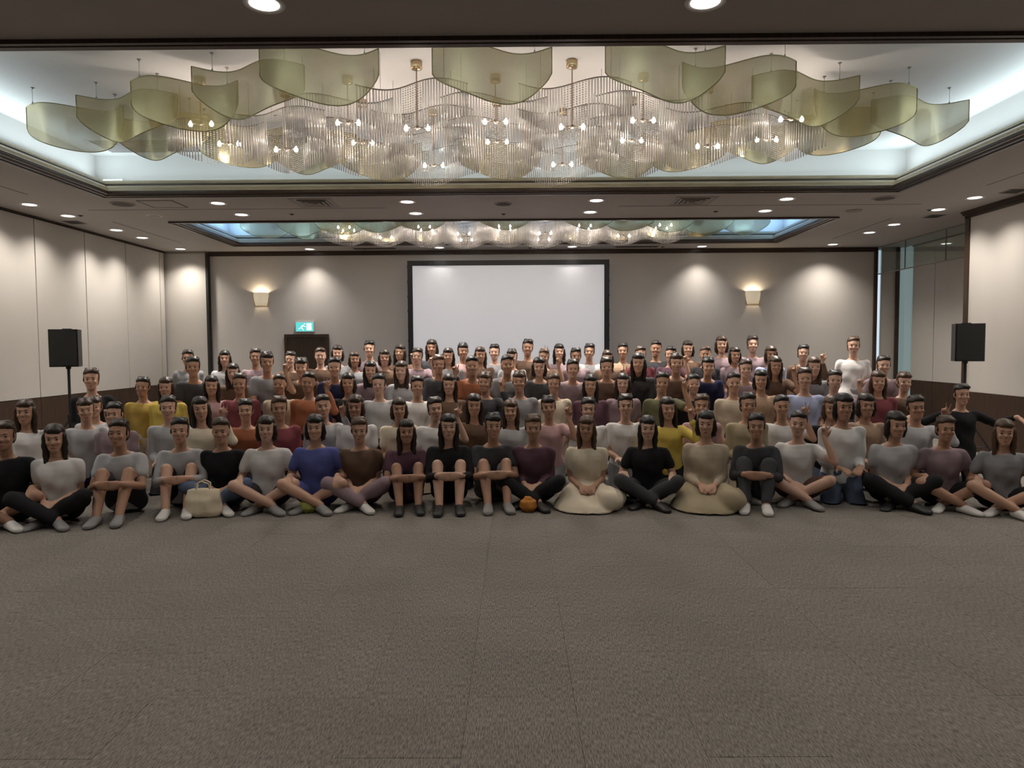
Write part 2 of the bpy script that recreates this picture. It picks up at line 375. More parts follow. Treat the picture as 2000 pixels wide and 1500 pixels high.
for a, b in zip(yy[1:], yy[:-1]):
    MB().box(XREC, XREC + .05, a + .008, b - .008, .86, 3.47).obj('wall_panel', M_panel, wrec)
    MB().box(XREC - .004, XREC + .05, a + .004, b - .004, 0, .85).obj('wainscot_panel', M_wainscot, wrec)
struct(MB().box(XREC - .02, XREC + .05, YP, 14.1, 3.47, 3.499).obj('trim_11', M_walnut), 'thin dark track over the recess panels')
struct(MB().box(XR + .25, XREC + .1, YP - .4, YP - .3, 0, H).obj('wall_recess_end', M_wall), 'end wall closing the recess')
gb = empty('glass_smoke_barrier', (7.25, 12.5, 3.5)); tag(gb, 'clear glass smoke barrier hanging from ceiling at the back right', 'glass panel')
yy = [14.34, 13.33, 12.08, 10.83, 10.62]
for a, b in zip(yy[1:], yy[:-1]):
    MB().box(-.005, .005, a - 12.5 + .004, b - 12.5 - .004, -.53, -.005).obj('glass_pane', M_pane, gb)
    MB().box(-.008, .008, b - 12.5 - .006, b - 12.5 + .006, -.53, -.003).obj('joint', M_vent, gb)
MB().box(-.009, .009, 10.62 - 12.5, 14.34 - 12.5, -.548, -.53).obj('bottom_channel', M_vent, gb)
MB().box(-.012, .012, 10.62 - 12.5, 14.34 - 12.5, -.02, 0).obj('top_channel', M_vent, gb)
struct(MB().box(XL - .2, XR + .2, YF - .1, YF, 0, H).obj('wall_front', M_wall), 'pale wall behind the photographer')

# door with an exit sign over it
dr = struct(MB().box(-4.60, -3.83, YB - .03, YB, 0, 1.78).obj('door_1', M_walnut), 'dark brown single door in the back wall under the exit sign')
MB().box(-4.66, -4.60, YB - .05, YB, 0, 1.84).box(-3.83, -3.77, YB - .05, YB, 0, 1.84).box(-4.60, -3.83, YB - .05, YB, 1.78, 1.84).obj('door_frame', M_wainscot, dr)
MB().tube([(-3.92, YB - .03, .95), (-3.92, YB - .08, .95), (-4.02, YB - .08, .95)], .01, 8).obj('door_handle', M_chrome, dr)
es = empty('exit_sign', (-4.24, YB, 1.99)); tag(es, 'small lit blue-green exit sign above the dark door', 'sign')
MB().box(-.185, .185, -.06, 0, -.10, .10).obj('housing', M_white, es)
MB().box(-.175, .175, -.066, -.06, -.09, .09).obj('sign_face', emission_mat('exit_green', (0.12, 0.62, 0.60), 1.0), es)
M_exitw = emission_mat('exit_white', (0.9, 1, 0.97), 1.0)
pm = MB()
pm.box(.04, .14, -.069, -.066, -.07, .07)
pm.obj('doorway_mark', M_exitw, es)
pm = MB()
for a, b in (((-.075, .0), (-.02, .035)), ((-.02, .035), (-.06, -.02)), ((-.06, -.02), (-.02, -.07)), ((-.05, -.01), (-.12, -.045)), ((-.04, .03), (.02, .0))):
    pm.tube([(a[0], -.068, a[1]), (b[0], -.068, b[1])], .009, 6)
pm.lathe([(.001, -.014), (.012, -.006), (.012, .006), (.001, .014)], 8, (.0, -.068, .058))
pm.obj('running_figure', M_exitw, es)

# projection screen on its folding frame
sc = empty('projection_screen', (-.13, 14.10, 0)); tag(sc, 'large white projection screen in a black frame before the back wall', 'screen')
hw, z0, z1, t = 1.99, .72, 3.265, .10
MB().box(-hw + t - .01, hw - t + .01, -.004, .004, z0 + t - .01, z1 - t + .01).obj('screen_cloth', M_screenfab_glow, sc)
MB().box(-hw, hw, -.02, .025, z1 - t, z1).obj('frame_bar', M_screenframe, sc)
MB().box(-hw, hw, -.02, .025, z0, z0 + t).obj('frame_bar', M_screenframe, sc)
for s_ in (-1, 1):
    MB().box(min(s_ * hw, s_ * (hw - t)), max(s_ * hw, s_ * (hw - t)), -.021, .026, z0 + t, z1 - t).obj('frame_bar', M_screenframe, sc)
    for kz in np.linspace(z0 + .1, z1 - .12, 9):
        MB().box(s_ * (hw + .001) - .006, s_ * (hw + .001) + .006, -.012, .016, kz - .02, kz + .02).obj('snap_tab', M_black, sc)
    lg = MB().box(s_ * 1.75 - .025, s_ * 1.75 + .025, .03, .07, .0, z1 - .3)
    lg.tube([(s_ * 1.75, .05, 1.0), (s_ * 1.75, .22, .02)], .018).box(s_ * 1.75 - .02, s_ * 1.75 + .02, -.5, .24, 0, .035).obj('leg', M_screenframe, sc)

# wall sconces
def sconce(x, z, label):
    o = empty('wall_sconce', (x, YB, z)); tag(o, label, 'wall lamp', 'wall sconces on the back wall')
    MB().lathe([(.15, 0), (.148, -.07), (.135, -.17), (.11, -.26), (.105, -.26), (.128, -.17), (.14, -.07), (.142, 0)], 20, cap0=False, cap1=False, a0=PI, a1=2 * PI)\
        .obj('lamp_shade', mat('sconce_glass', (0.8, 0.74, 0.64), .6, emit=(1.0, .80, .52), estr=.28), o, smooth=True)
    MB().box(-.145, .145, -.008, 0, -.27, -.02).obj('back_plate', M_brass, o)
    MB().lathe([(.006, -.20), (.02, -.19), (.022, -.12), (.012, -.09)], 12, (0, -.075, 0)).obj('bulb', emission_mat('sconce_bulb', (1, .8, .55), 3.0) if 'sconce_bulb' not in MATS else MATS['sconce_bulb'], o)
    add_light('sconce_light', 'POINT', (0, -.075, -.05), SCONCE_W, (1.0, .82, .58), o, shadow_soft_size=.03)
sconce(-5.12, 2.68, 'half-round wall sconce glowing left of the projection screen')
sconce(4.78, 2.65, 'half-round wall sconce glowing right of the projection screen')
# ------------------------------------------------------------------ ceiling fixtures
ring_me = MB().lathe([(.085, .03), (.088, -.002), (.112, -.006), (.116, 0.001)], 28, cap0=False, cap1=False).mesh('trim_ring', True)
refl_me = MB().lathe([(.087, -.001), (.080, .012), (.07, .03), (.055, .045)], 28, cap0=False, cap1=False).mesh('reflector', True)
glow_me = MB().lathe([(.001, -.0015), (.084, -.0015), (.084, -.0005), (.001, -.0005)], 28).mesh('lamp_face', True)
def downlight(x, y, label, w=1.0, group='recessed ceiling downlights', cone=125):
    o = empty('recessed_downlight', (x, y, H)); tag(o, label, 'ceiling light', group)
    link('trim_ring', ring_me, M_white, o); link('lamp_face', glow_me, M_downglow, o)
    add_light('downlight_beam', 'SPOT', (0, 0, -.02), DOWN_W * w, (1.0, .92, .83), o, spot_size=math.radians(cone), spot_blend=1.0, shadow_soft_size=.07)
DX = [XC - 6.33, XC - 3.80, XC - 1.265, XC + 1.265, XC + 3.80, XC + 6.30]
for i, x in enumerate(DX):
    downlight(x, 9.60, 'recessed downlight in strip between trays, nearer line, %s from left' % ORD[i], .45 if i in (0, 5) else 1, cone=130 if i in (0, 5) else 125)
    downlight(x, 10.42, 'recessed downlight in strip between trays, farther line, %s from left' % ORD[i], .45 if i in (0, 5) else 1.7, cone=130 if i in (0, 5) else 125)
for j, y in enumerate((11.67, 12.48, 13.9)):
    downlight(DX[0], y, 'recessed downlight beside far tray near left wall, %s from the front' % ORD[j], .55, cone=125)
    downlight(DX[5] + .03, y, 'recessed downlight beside far tray near right wall, %s from the front' % ORD[j], .55, cone=125)
for i, x in enumerate((XC - 3.86, XC - 1.30, XC + 1.29, XC + 3.84)):
    downlight(x, 13.96 if i in (1, 2) else 14.05, 'recessed downlight close to the back wall, %s from left' % ORD[i], (.05 if i in (1, 2) else .36), cone=105)
downlight(XC - 1.24, 4.12, 'recessed downlight at top edge of the picture, left one', .28)
downlight(XC + 1.26, 4.14, 'recessed downlight at top edge of the picture, right one', .28)
for i, x in enumerate((DX[1], DX[4])):
    downlight(x, 4.12, 'recessed downlight in front of near tray outside the view, %s from left' % ORD[i], .42)
for i, x in enumerate(DX):
    downlight(x, 1.6, 'recessed downlight above the photographer outside the view, %s from left' % ORD[i], .42)
for j, y in enumerate((5.4, 6.8, 8.2)):
    downlight(DX[0], y, 'recessed downlight beside near tray by left wall, %s from the front' % ORD[j], .5, cone=130)
    downlight(DX[5], y, 'recessed downlight beside near tray by right wall, %s from the front' % ORD[j], .5, cone=130)

def ceiling_disc(name, x, y, r, m1, m2, label, cat):
    o = empty(name, (x, y, H)); tag(o, label, cat)
    MB().lathe([(r, 0), (r, -.008), (r * .86, -.012), (r * .84, -.004)], 28, cap0=False).obj('rim', m1, o, True)
    MB().lathe([(r * .84, -.002), (r * .82, -.007), (.01, -.010)], 28, cap0=False, cap1=False).obj('grille', m2, o, True)
ceiling_disc('ceiling_speaker', -5.25, 9.60, .155, M_vent, M_speakerbrown, 'round brown ceiling speaker with pale rim near the left corner of near tray', 'speaker')
ceiling_disc('ceiling_speaker', -.15, 9.77, .125, M_vent, M_ventdark, 'round black ceiling speaker in the middle between the trays', 'speaker')
ceiling_disc('ceiling_speaker', 4.92, 9.58, .155, M_ceil, M_speakerbrown, 'round brown ceiling speaker near the right corner of near tray', 'speaker')
ceiling_disc('smoke_detector', -5.25, 10.44, .11, M_white, M_vent, 'round pale smoke detector on ceiling at the left between trays', 'smoke detector')
ceiling_disc('smoke_detector', 4.92, 10.43, .11, M_vent, M_vent, 'round grey smoke detector on ceiling at the right between trays', 'smoke detector')
for i, (x, y) in enumerate(((-3.23, 10.4), (-.16, 10.51), (2.92, 10.43), (6.01, 10.43), (-6.3, 10.39), (-2.95, 14.08), (.3, 14.08), (2.9, 14.05))):
    o = empty('sprinkler_head', (x, y, H))
    tag(o, 'small dark sprinkler head %s the trays, %s' % (('between', ORD[[4, 0, 1, 2, 3][[4, 0, 1, 2, 3].index(i)] if i < 4 else 4] + ' made out') if i < 5 else ('behind', ORD[i - 5] + ' from left')), 'sprinkler', 'ceiling sprinkler heads')
    MB().lathe([(.036, 0), (.036, -.004), (.014, -.006), (.014, -.012), (.018, -.014)], 14, cap0=False).obj('body', M_ventdark, o)
SPL = ['small dark sprinkler head between trays above the left half of the room', 'small dark sprinkler head between trays at the middle of the room',
       'small dark sprinkler head between trays above the right half of the room', 'small dark sprinkler head beside the right wall downlights',
       'small dark sprinkler head beside the left wall downlights', 'small dark sprinkler head behind far tray, left of the screen',
       'small dark sprinkler head behind far tray, above the screen', 'small dark sprinkler head behind far tray, right of the screen']
for o, l in zip([q for q in C.objects if q.name.startswith('sprinkler_head')], SPL): o['label'] = l

def square_diffuser(x, y, label):
    o = empty('air_diffuser', (x, y, H)); tag(o, label, 'air vent', 'square ceiling air diffusers')
    MB().box(-.20, .20, -.20, .20, -.004, 0).obj('backing', M_ventdark, o)
    for i, (r, w, z) in enumerate(((.285, .028, -.006), (.195, .022, -.014), (.135, .022, -.018), (.075, .02, -.020))):
        rect_sweep([(0, z + .012 if i else 0), (.004, z), (w, z + .004), (w + .03, .0)], -r, r, -r, r).obj('vane_ring', M_vent, o)
square_diffuser(-2.67, 9.62, 'square stepped air diffuser between the trays, above the left half')
square_diffuser(2.39, 9.68, 'square stepped air diffuser between the trays, above the right half')
def slot_vent(x, y, w, d, label):
    o = empty('slot_vent', (x, y, H)); tag(o, label, 'air vent', 'small dark ceiling vents')
    MB().box(-w / 2, w / 2, -d / 2, d / 2, -.006, 0).obj('frame', M_vent, o)
    n = 4
    for i in range(n): 
        yy_ = -d / 2 + d * (i + .5) / n
        MB().box(-w / 2 + .02, w / 2 - .02, yy_ - d / n * .33, yy_ + d / n * .33, -.009, -.005).obj('slot', M_ventdark, o)
slot_vent(-6.72, 10.93, .24, .24, 'small dark vent beside the left wall partition panels')
slot_vent(6.37, 10.93, .24, .24, 'small dark vent by the end post of the right wall')
slot_vent(6.37, 9.20, .24, .24, 'small dark vent at the right edge of the picture')
slot_vent(-2.74, 14.0, .85, .16, 'long dark slot vent behind far tray, left of the screen')
slot_vent(2.38, 14.0, .85, .16, 'long dark slot vent behind far tray, right of the screen')
ap = empty('access_panel', (-4.72, 9.62, H)); tag(ap, 'square access panel outlined in dark on the ceiling at the left', 'access panel')
MB().box(-.225, .225, -.225, .225, -.003, 0).obj('cover', M_ceil, ap)
rect_sweep([(0, 0), (0, -.005), (.014, -.005), (.014, 0)], -.235, .235, -.235, .235).obj('frame', M_ventdark, ap)
def groove(x0, y0, x1, y1, label):
    o = MB().box(min(x0, x1) - .004, max(x0, x1) + .004, min(y0, y1) - .004, max(y0, y1) + .004, H - .0025, H + .001).obj('ceiling_joint', M_ventdark, ceil)
for q in ((-5.95, 10.0, -1.8, 10.0), (1.45, 10.0, 5.64, 10.0), (-6.12, 10.91, -6.12, 13.08), (5.82, 13.14, 5.82, 11.12), (-6.1, 5.5, -6.1, 8.98), (5.8, 8.86, 5.8, 5.5)): groove(*q, '')
tr1 = [o for o in C.objects if o.name == 'ceiling_tray'][0]
gv = empty('ceiling_grille', (-4.5, 8.85, ZT)); tag(gv, 'flat pale return grille on the raised tray ceiling, left corner', 'air vent')
MB().box(-.62, .62, -.28, .28, -.008, 0).obj('frame', M_white, gv)
for i in range(10): MB().box(-.58, .58, -.26 + i * .052, -.26 + i * .052 + .03, -.013, -.008).obj('slat', M_vent, gv)
dt = empty('beam_detector', (-5.12, 9.20, 3.66)); tag(dt, 'small white detector box behind moulding in tray back left corner', 'detector')
MB().box(-.12, .12, -.05, .05, 0, .06).obj('body', M_white, dt); MB().box(-.10, .10, -.055, -.05, .015, .045).obj('lens', M_vent, dt)

# ------------------------------------------------------------------ chandeliers
DXK, HWS = .68, .47
def s_curve(u, phase, A=.13): return phase * A * math.sin(2 * PI * (u - .5))
SH_TOP, RAIL_Z = 3.90, 3.74

def sheet_mesh(phase, A):
    n, m = 36, 6; mb = MB(); v = []; f = []
    for i in range(n + 1):
        u = i / n; x = (u - .5) * 2 * HWS; y = s_curve(u, phase, A)
        hgt = .20 + .22 * math.sin(PI * u) ** .68
        for j in range(m + 1): v.append((x, y, -hgt * j / m))
    f = [(i * (m + 1) + j, (i + 1) * (m + 1) + j, (i + 1) * (m + 1) + j + 1, i * (m + 1) + j + 1) for i in range(n) for j in range(m)]
    sheet = mb.add(v, f).mesh('mesh_sheet', True)
    top = [v[i * (m + 1)] for i in range(n + 1)]; bot = [v[i * (m + 1) + m] for i in range(n + 1)]
    e1 = MB().tube(top, .0045, 6).mesh('top_rim', True); e2 = MB().tube(bot, .0045, 6).mesh('bottom_rim', True)
    e3 = MB().tube([top[0], bot[0]], .0045, 6).mesh('side_rim', True); e4 = MB().tube([top[-1], bot[-1]], .0045, 6).mesh('side_rim', True)
    return sheet, e1, e2, e3, e4
rod_me = MB().tube([(0, 0, 0), (0, 0, -1)], .0058, 6).mesh('glass_rod', True)
def bead_string(L):
    mb = MB(); n = int(L / .02)
    for i in range(n):
        z = -L * (i + .5) / n; r = .0078
        mb.add([(r, 0, z), (0, r, z), (-r, 0, z), (0, -r, z), (0, 0, z + r), (0, 0, z - r)],
               [(0, 1, 4), (1, 2, 4), (2, 3, 4), (3, 0, 4), (1, 0, 5), (2, 1, 5), (3, 2, 5), (0, 3, 5)])
    return mb
bead_me = bead_string(.40).mesh('bead_string')
canopy_me = MB().lathe([(.048, 0), (.05, -.004), (.05, -.062), (.046, -.066), (.004, -.066)], 20, cap0=False).mesh('canopy', True)
bulb_me = MB().lathe([(.004, -.026), (.014, -.022), (.019, -.008), (.017, .006), (.008, .018), (.006, .026)], 12).mesh('bulb', True)
wire_me = MB().tube([(0, 0, 0), (0, 0, -1)], .0022, 5).mesh('wire')
clip_me = MB().lathe([(.004, .012), (.007, .008), (.007, -.012), (.003, -.014)], 8).mesh('clip')
rose_me = MB().lathe([(.016, 0), (.016, -.006), (.005, -.012), (.004, -.022)], 10, cap0=False).mesh('anchor')
arm_me = MB().tube([(-.085, 0, 0), (.085, 0, 0)], .006, 8).lathe([(.018, -.014), (.018, .014)], 10).mesh('lamp_arm', True)

def chandelier(yc, dj, A, near, zoff=0.0):
    where = 'near' if near else 'far'
    sheets = {p: sheet_mesh(p, A) for p in (1, -1)}
    shades = []; curtains = []
    for j in range(-4, 5):
        for k in range(-6, 7):
            if (k + j) % 2: continue
            edge = abs(k) + abs(j)
            if abs(j) == 4 and abs(k) <= 2: shades.append((j, k))
            elif edge == 6 and abs(j) < 4: shades.append((j, k))
            elif abs(j) < 4 and edge < 6: curtains.append((j, k))
    srows = {}; crow = {}
    for j, k in shades: srows.setdefault(j, []).append(k)
    for j, k in curtains: crow.setdefault(j, []).append(k)
    for (j, k) in shades:
        ph = 1 if k % 2 == 0 else -1
        o = empty('mesh_shade', (XC + k * DXK, yc + j * dj, SH_TOP + zoff))
        side = srows[j].index(k)
        ro = ORD[sorted(srows).index(j)]
        tag(o, 'wavy olive metal mesh shade of %s chandelier, %s row back, %s from left' % (where, ro, ORD[side]), 'lamp shade', 'olive mesh shades of the %s chandelier' % where)
        sh, e1, e2, e3, e4 = sheets[ph]
        link('mesh_sheet', sh, M_shade, o)
        if near: 
            link('top_rim', e1, M_shaderim, o); link('bottom_rim', e2, M_shaderim, o); link('side_rim', e3, M_shaderim, o); link('side_rim', e4, M_shaderim, o)
        else: link('bottom_rim', e2, M_shaderim, o)
        for u in ((.14, .86) if near else (.14, .86)):
            wx, wy = (u - .5) * 2 * HWS, s_curve(u, ph, A)
            link('wire', wire_me, M_wire, o, (wx, wy, ZT - SH_TOP - zoff), scale=(1, 1, ZT - SH_TOP - zoff))
            if near: link('clip', clip_me, M_wire, o, (wx, wy, .006)); link('anchor', rose_me, M_wire, o, (wx, wy, ZT - SH_TOP - zoff))
    for (j, k) in curtains:
        ph = 1 if k % 2 == 0 else -1
        o = empty('glass_rod_curtain', (XC + k * DXK, yc + j * dj, RAIL_Z + zoff))
        side = crow[j].index(k); ro = ORD[sorted(crow).index(j)]
        tag(o, 'wavy curtain of clear glass rods in %s chandelier, %s row back, %s from left' % (where, ro, ORD[side]), 'glass curtain', 'glass rod curtains of the %s chandelier' % where)
        pts = [((u / 30 - .5) * 2 * HWS, s_curve(u / 30, ph, A), 0) for u in range(31)]
        MB().tube(pts, .005, 6).obj('top_rail', M_darkrail, o, True)
        for u in (.2, .8):
            link('wire', wire_me, M_wire, o, ((u - .5) * 2 * HWS, s_curve(u, ph, A), ZT - RAIL_Z - zoff), scale=(1, 1, ZT - RAIL_Z - zoff))
        N = 40
        joint = MB(); jb = MB()
        for i in range(N):
            u = (i + .5) / N; x = (u - .5) * 2 * HWS; y = s_curve(u, ph, A)
            L = .265 + .135 * math.sin(PI * u) ** 1.3
            if abs(x) < .085:
                if near: link('bead_string', bead_me, M_bead, o, (x, y, -.006), scale=(1, 1, L / .40))
                else:
                    b = bead_string(L); jb.add([(p[0] + x, p[1] + y, p[2]) for p in b.v], b.f)
            elif near: link('glass_rod', rod_me, M_rod, o, (x, y, -.004), scale=(1, 1, L))
            else: joint.tube([(x, y, -.004), (x, y, -L)], .0058, 5)
        if not near:
            tag(joint.obj('glass_rods', M_rod, o, True), kind='stuff'); tag(jb.obj('bead_strings', M_bead, o), kind='stuff')
    lamps = [(-2, k, 0) for k in (-1, 1)] + [(-1, k, 1) for k in (-4, -2, 0, 2, 4)] + [(0, k, 0) for k in (-3, 3)] + [(1, k, 1) for k in (-4, -2, 0, 2, 4)] + [(2, k, 0) for k in (-1, 1)]
    for (j, k, hi) in lamps:
        o = empty('pendant_lamp', (XC + k * DXK, yc + j * dj, ZT))
        zb = (3.63 if hi else 3.48) + zoff
        ks = [q[1] for q in lamps if q[0] == j]
        tag(o, 'brass pendant with two small bulbs in %s chandelier, %s row back, %s from left' % (where, ORD[j + 2], ORD[ks.index(k)]), 'pendant lamp', 'two-bulb pendants of the %s chandelier' % where)
        link('canopy', canopy_me, M_brass, o)
        MB().tube([(0, 0, -.06), (0, 0, zb - ZT)], .0062, 8).obj('pole', M_pole, o)
        link('lamp_arm', arm_me, M_darkrail, o, (0, 0, zb - ZT))
        for s_ in (-1, 1): link('bulb', bulb_me, M_bulb, o, (s_ * .097, 0, zb - ZT))
        add_light('pendant_light', 'POINT', (0, 0, zb - ZT - .055), BULB_W if near else BULB2_W, (1.0, .86, .74), o, shadow_soft_size=.05)
chandelier(6.98, .32, .13, True)
chandelier(12.30, .17, .085, False, -.03)
# ------------------------------------------------------------------ loudspeakers on tripods
def loudspeaker(x, y, rz, lab1, lab2):
    st = empty('speaker_stand', (x, y, 0), rz); tag(st, lab2, 'speaker stand', 'tripod speaker stands')
    MB().tube([(0, 0, .12), (0, 0, 1.34)], .017, 10).obj('pole', M_blackplastic, st)
    MB().lathe([(.032, .62), (.034, .64), (.034, .72), (.03, .74)], 12).obj('collar', M_blackplastic, st)
    for a in (90, 210, 330):
        c_, s_ = math.cos(math.radians(a)), math.sin(math.radians(a))
        lg = MB().tube([(.02 * c_, .02 * s_, .66), (.43 * c_, .43 * s_, .02)], .012, 8).obj('leg', M_blackplastic, st)
        MB().tube([(.02 * c_, .02 * s_, .25), (.28 * c_, .28 * s_, .27)], .007, 6).obj('brace', M_blackplastic, st)
        MB().lathe([(.018, 0), (.018, .03), (.012, .035)], 10, (.43 * c_, .43 * s_, 0)).obj('rubber_foot', M_black, lg)
    b = empty('loudspeaker', (x, y, 1.34), rz); tag(b, lab1, 'loudspeaker', 'loudspeakers on tripods')
    mb = MB(); w, d, h = .165, .15, .47
    v = [(-w, -d, 0), (w, -d, 0), (w * .7, d, 0), (-w * .7, d, 0), (-w, -d, h), (w, -d, h), (w * .7, d, h), (-w * .7, d, h)]
    mb.add(v, [(0, 3, 2, 1), (4, 5, 6, 7), (0, 1, 5, 4), (1, 2, 6, 5), (2, 3, 7, 6), (3, 0, 4, 7)]).obj('cabinet', M_blackplastic, b)
    MB().box(-w + .015, w - .015, -d - .012, -d + .002, .015, h - .015).obj('grille', M_grille, b)
    MB().box(-.05, .05, -.02, .02, h, h + .012).obj('handle', M_blackplastic, b)
    MB().lathe([(.03, -.03), (.03, 0.002)], 12).obj('pole_socket', M_blackplastic, b)
loudspeaker(X_at(131, 9.0), 9.0, math.radians(14), 'black loudspeaker on tripod beside the left partition wall', 'black tripod stand under the loudspeaker by the left wall')
loudspeaker(X_at(1882, 9.0), 9.0, math.radians(-14), 'black loudspeaker on tripod beside the right wall', 'black tripod stand under the loudspeaker by the right wall')

# ------------------------------------------------------------------ people
def V(*a): return Vector(a)
def ellip_loft(mb, rings, n=14):       # rings: (centre, axis_a*ra, axis_b*rb), capped
    o = []
    for c, a, b in rings:
        o += [c + a * math.cos(2 * PI * k / n) + b * math.sin(2 * PI * k / n) for k in range(n)]
    f = [(i * n + k, i * n + (k + 1) % n, (i + 1) * n + (k + 1) % n, (i + 1) * n + k) for i in range(len(rings) - 1) for k in range(n)]
    f += [tuple(range(n))[::-1], tuple((len(rings) - 1) * n + k for k in range(n))]
    mb.add(o, f)
def frame(t, ref):
    t = t.normalized(); a = ref - t * ref.dot(t)
    if a.length < 1e-3: a = V(0, 1, 0) - t * t.y
    a.normalize(); return a, t.cross(a)
def bone(mb, p, q, r0, r1, n=10, mid=None):
    t = q - p; L = t.length; t = t / L; a, b = frame(t, V(1, 0, 0)); R = []
    for k in (0, 30, 60): 
        s = math.radians(k); R.insert(len(R), (p - t * r0 * math.cos(s), max(r0 * math.sin(s), .001)))
    R.append((p, r0))
    if mid: R.append((p.lerp(q, .38), mid))
    R.append((q, r1))
    for k in (60, 30, 0):
        s = math.radians(k); R.append((q + t * r1 * math.cos(s), max(r1 * math.sin(s), .001)))
    ellip_loft(mb, [(c, a * r, b * r) for c, r in R], n)
def blob(mb, c, M, n=12):      # ellipsoid; M = 3 axis vectors scaled by radii
    R = []
    for i in range(9):
        s = math.radians(-90 + 22.5 * i); cs = max(math.cos(s), .02)
        R.append((c + M[2] * math.sin(s), M[0] * cs, M[1] * cs))
    ellip_loft(mb, R, n)
def ik(a, c, l1, l2, pole):
    d = c - a; L = d.length
    if L > (l1 + l2) * .995: c = a + d * ((l1 + l2) * .995 / L); d = c - a; L = d.length
    x = (l1 * l1 - l2 * l2 + L * L) / (2 * L); h = math.sqrt(max(l1 * l1 - x * x, 0)); t = d / L
    pv = pole - a; pv = pv - t * pv.dot(t)
    if pv.length < 1e-4: pv = V(0, -1, 0)
    return a + t * x + pv.normalized() * h, c

DG = bpy.context.evaluated_depsgraph_get
def remesh(mb, name, voxel, smooth=3, jitter=0.0, jscale=9.0):
    me0 = mb.mesh('tmp'); o = bpy.data.objects.new('tmp', me0); C.objects.link(o)
    r = o.modifiers.new('r', 'REMESH'); r.mode = 'VOXEL'; r.voxel_size = voxel; r.use_smooth_shade = True
    s = o.modifiers.new('s', 'SMOOTH'); s.factor = .5; s.iterations = smooth
    dg = DG(); dg.update(); me = bpy.data.meshes.new_from_object(o.evaluated_get(dg)); me.name = name
    bpy.data.objects.remove(o); bpy.data.meshes.remove(me0)
    if jitter:
        n = len(me.vertices); co = np.empty(n * 3, 'f'); me.vertices.foreach_get('co', co); no = np.empty(n * 3, 'f')
        me.vertex_normals.foreach_get('vector', no); co = co.reshape(-1, 3); no = no.reshape(-1, 3)
        x, y, z = co.T * jscale       # cheap folds: sums of oblique waves
        w = np.sin(2.1 * x + 3.3 * z + 1.7 * np.sin(1.9 * y)) + np.sin(3.7 * z - 2.2 * y + 1.3 * np.sin(2.7 * x)) + .6 * np.sin(6.1 * x + 4.3 * y - 3.1 * z)
        co = co + no * (w * jitter)[:, None]
        me.vertices.foreach_set('co', co.astype('f').ravel()); me.update()
    me.polygons.foreach_set('use_smooth', [True] * len(me.polygons))
    return me

# --- head, hair and face in head-local space (centre of head at origin, facing -Y)
HEAD_R = [(-.118, .022, .024, -.050), (-.108, .036, .040, -.044), (-.085, .050, .062, -.028), (-.055, .061, .082, -.010), (-.02, .069, .092, .0), (.015, .073, .096, .004),
          (.05, .0745, .098, .008), (.08, .069, .090, .010), (.103, .053, .070, .010), (.118, .030, .040, .010), (.123, .008, .010, .010)]
def head_into(mb, M, grow=0.0, zmin=-1):
    rings = []
    for z, a, b, dy in HEAD_R:
        if z < zmin: continue
        rings.append((M @ V(0, dy, z + (grow if z > .1 else 0)), (M.to_3x3() @ V(1, 0, 0)) * (a + grow), (M.to_3x3() @ V(0, 1, 0)) * (b + grow)))
    ellip_loft(mb, rings, 16)
def head_full(mb, M):
    head_into(mb, M); R = M.to_3x3()
    bone(mb, M @ V(0, -.086, .012), M @ V(0, -.104, -.026), .009, .013, 8)          # nose
    blob(mb, M @ V(0, -.086, .03), [R @ V(.045, 0, 0), R @ V(0, .012, 0), R @ V(0, 0, .010)])     # brow
    blob(mb, M @ V(0, -.077, -.063), [R @ V(.024, 0, 0), R @ V(0, .014, 0), R @ V(0, 0, .013)])    # lips mound
    for s in (-1, 1):
        blob(mb, M @ V(s * .074, .012, -.005), [R @ V(.010, 0, 0), R @ V(0, .019, 0), R @ V(0, 0, .030)])
        blob(mb, M @ V(s * .036, -.072, -.025), [R @ V(.024, 0, 0), R @ V(0, .02, 0), R @ V(0, 0, .022)])
I4 = Matrix.Identity(4)
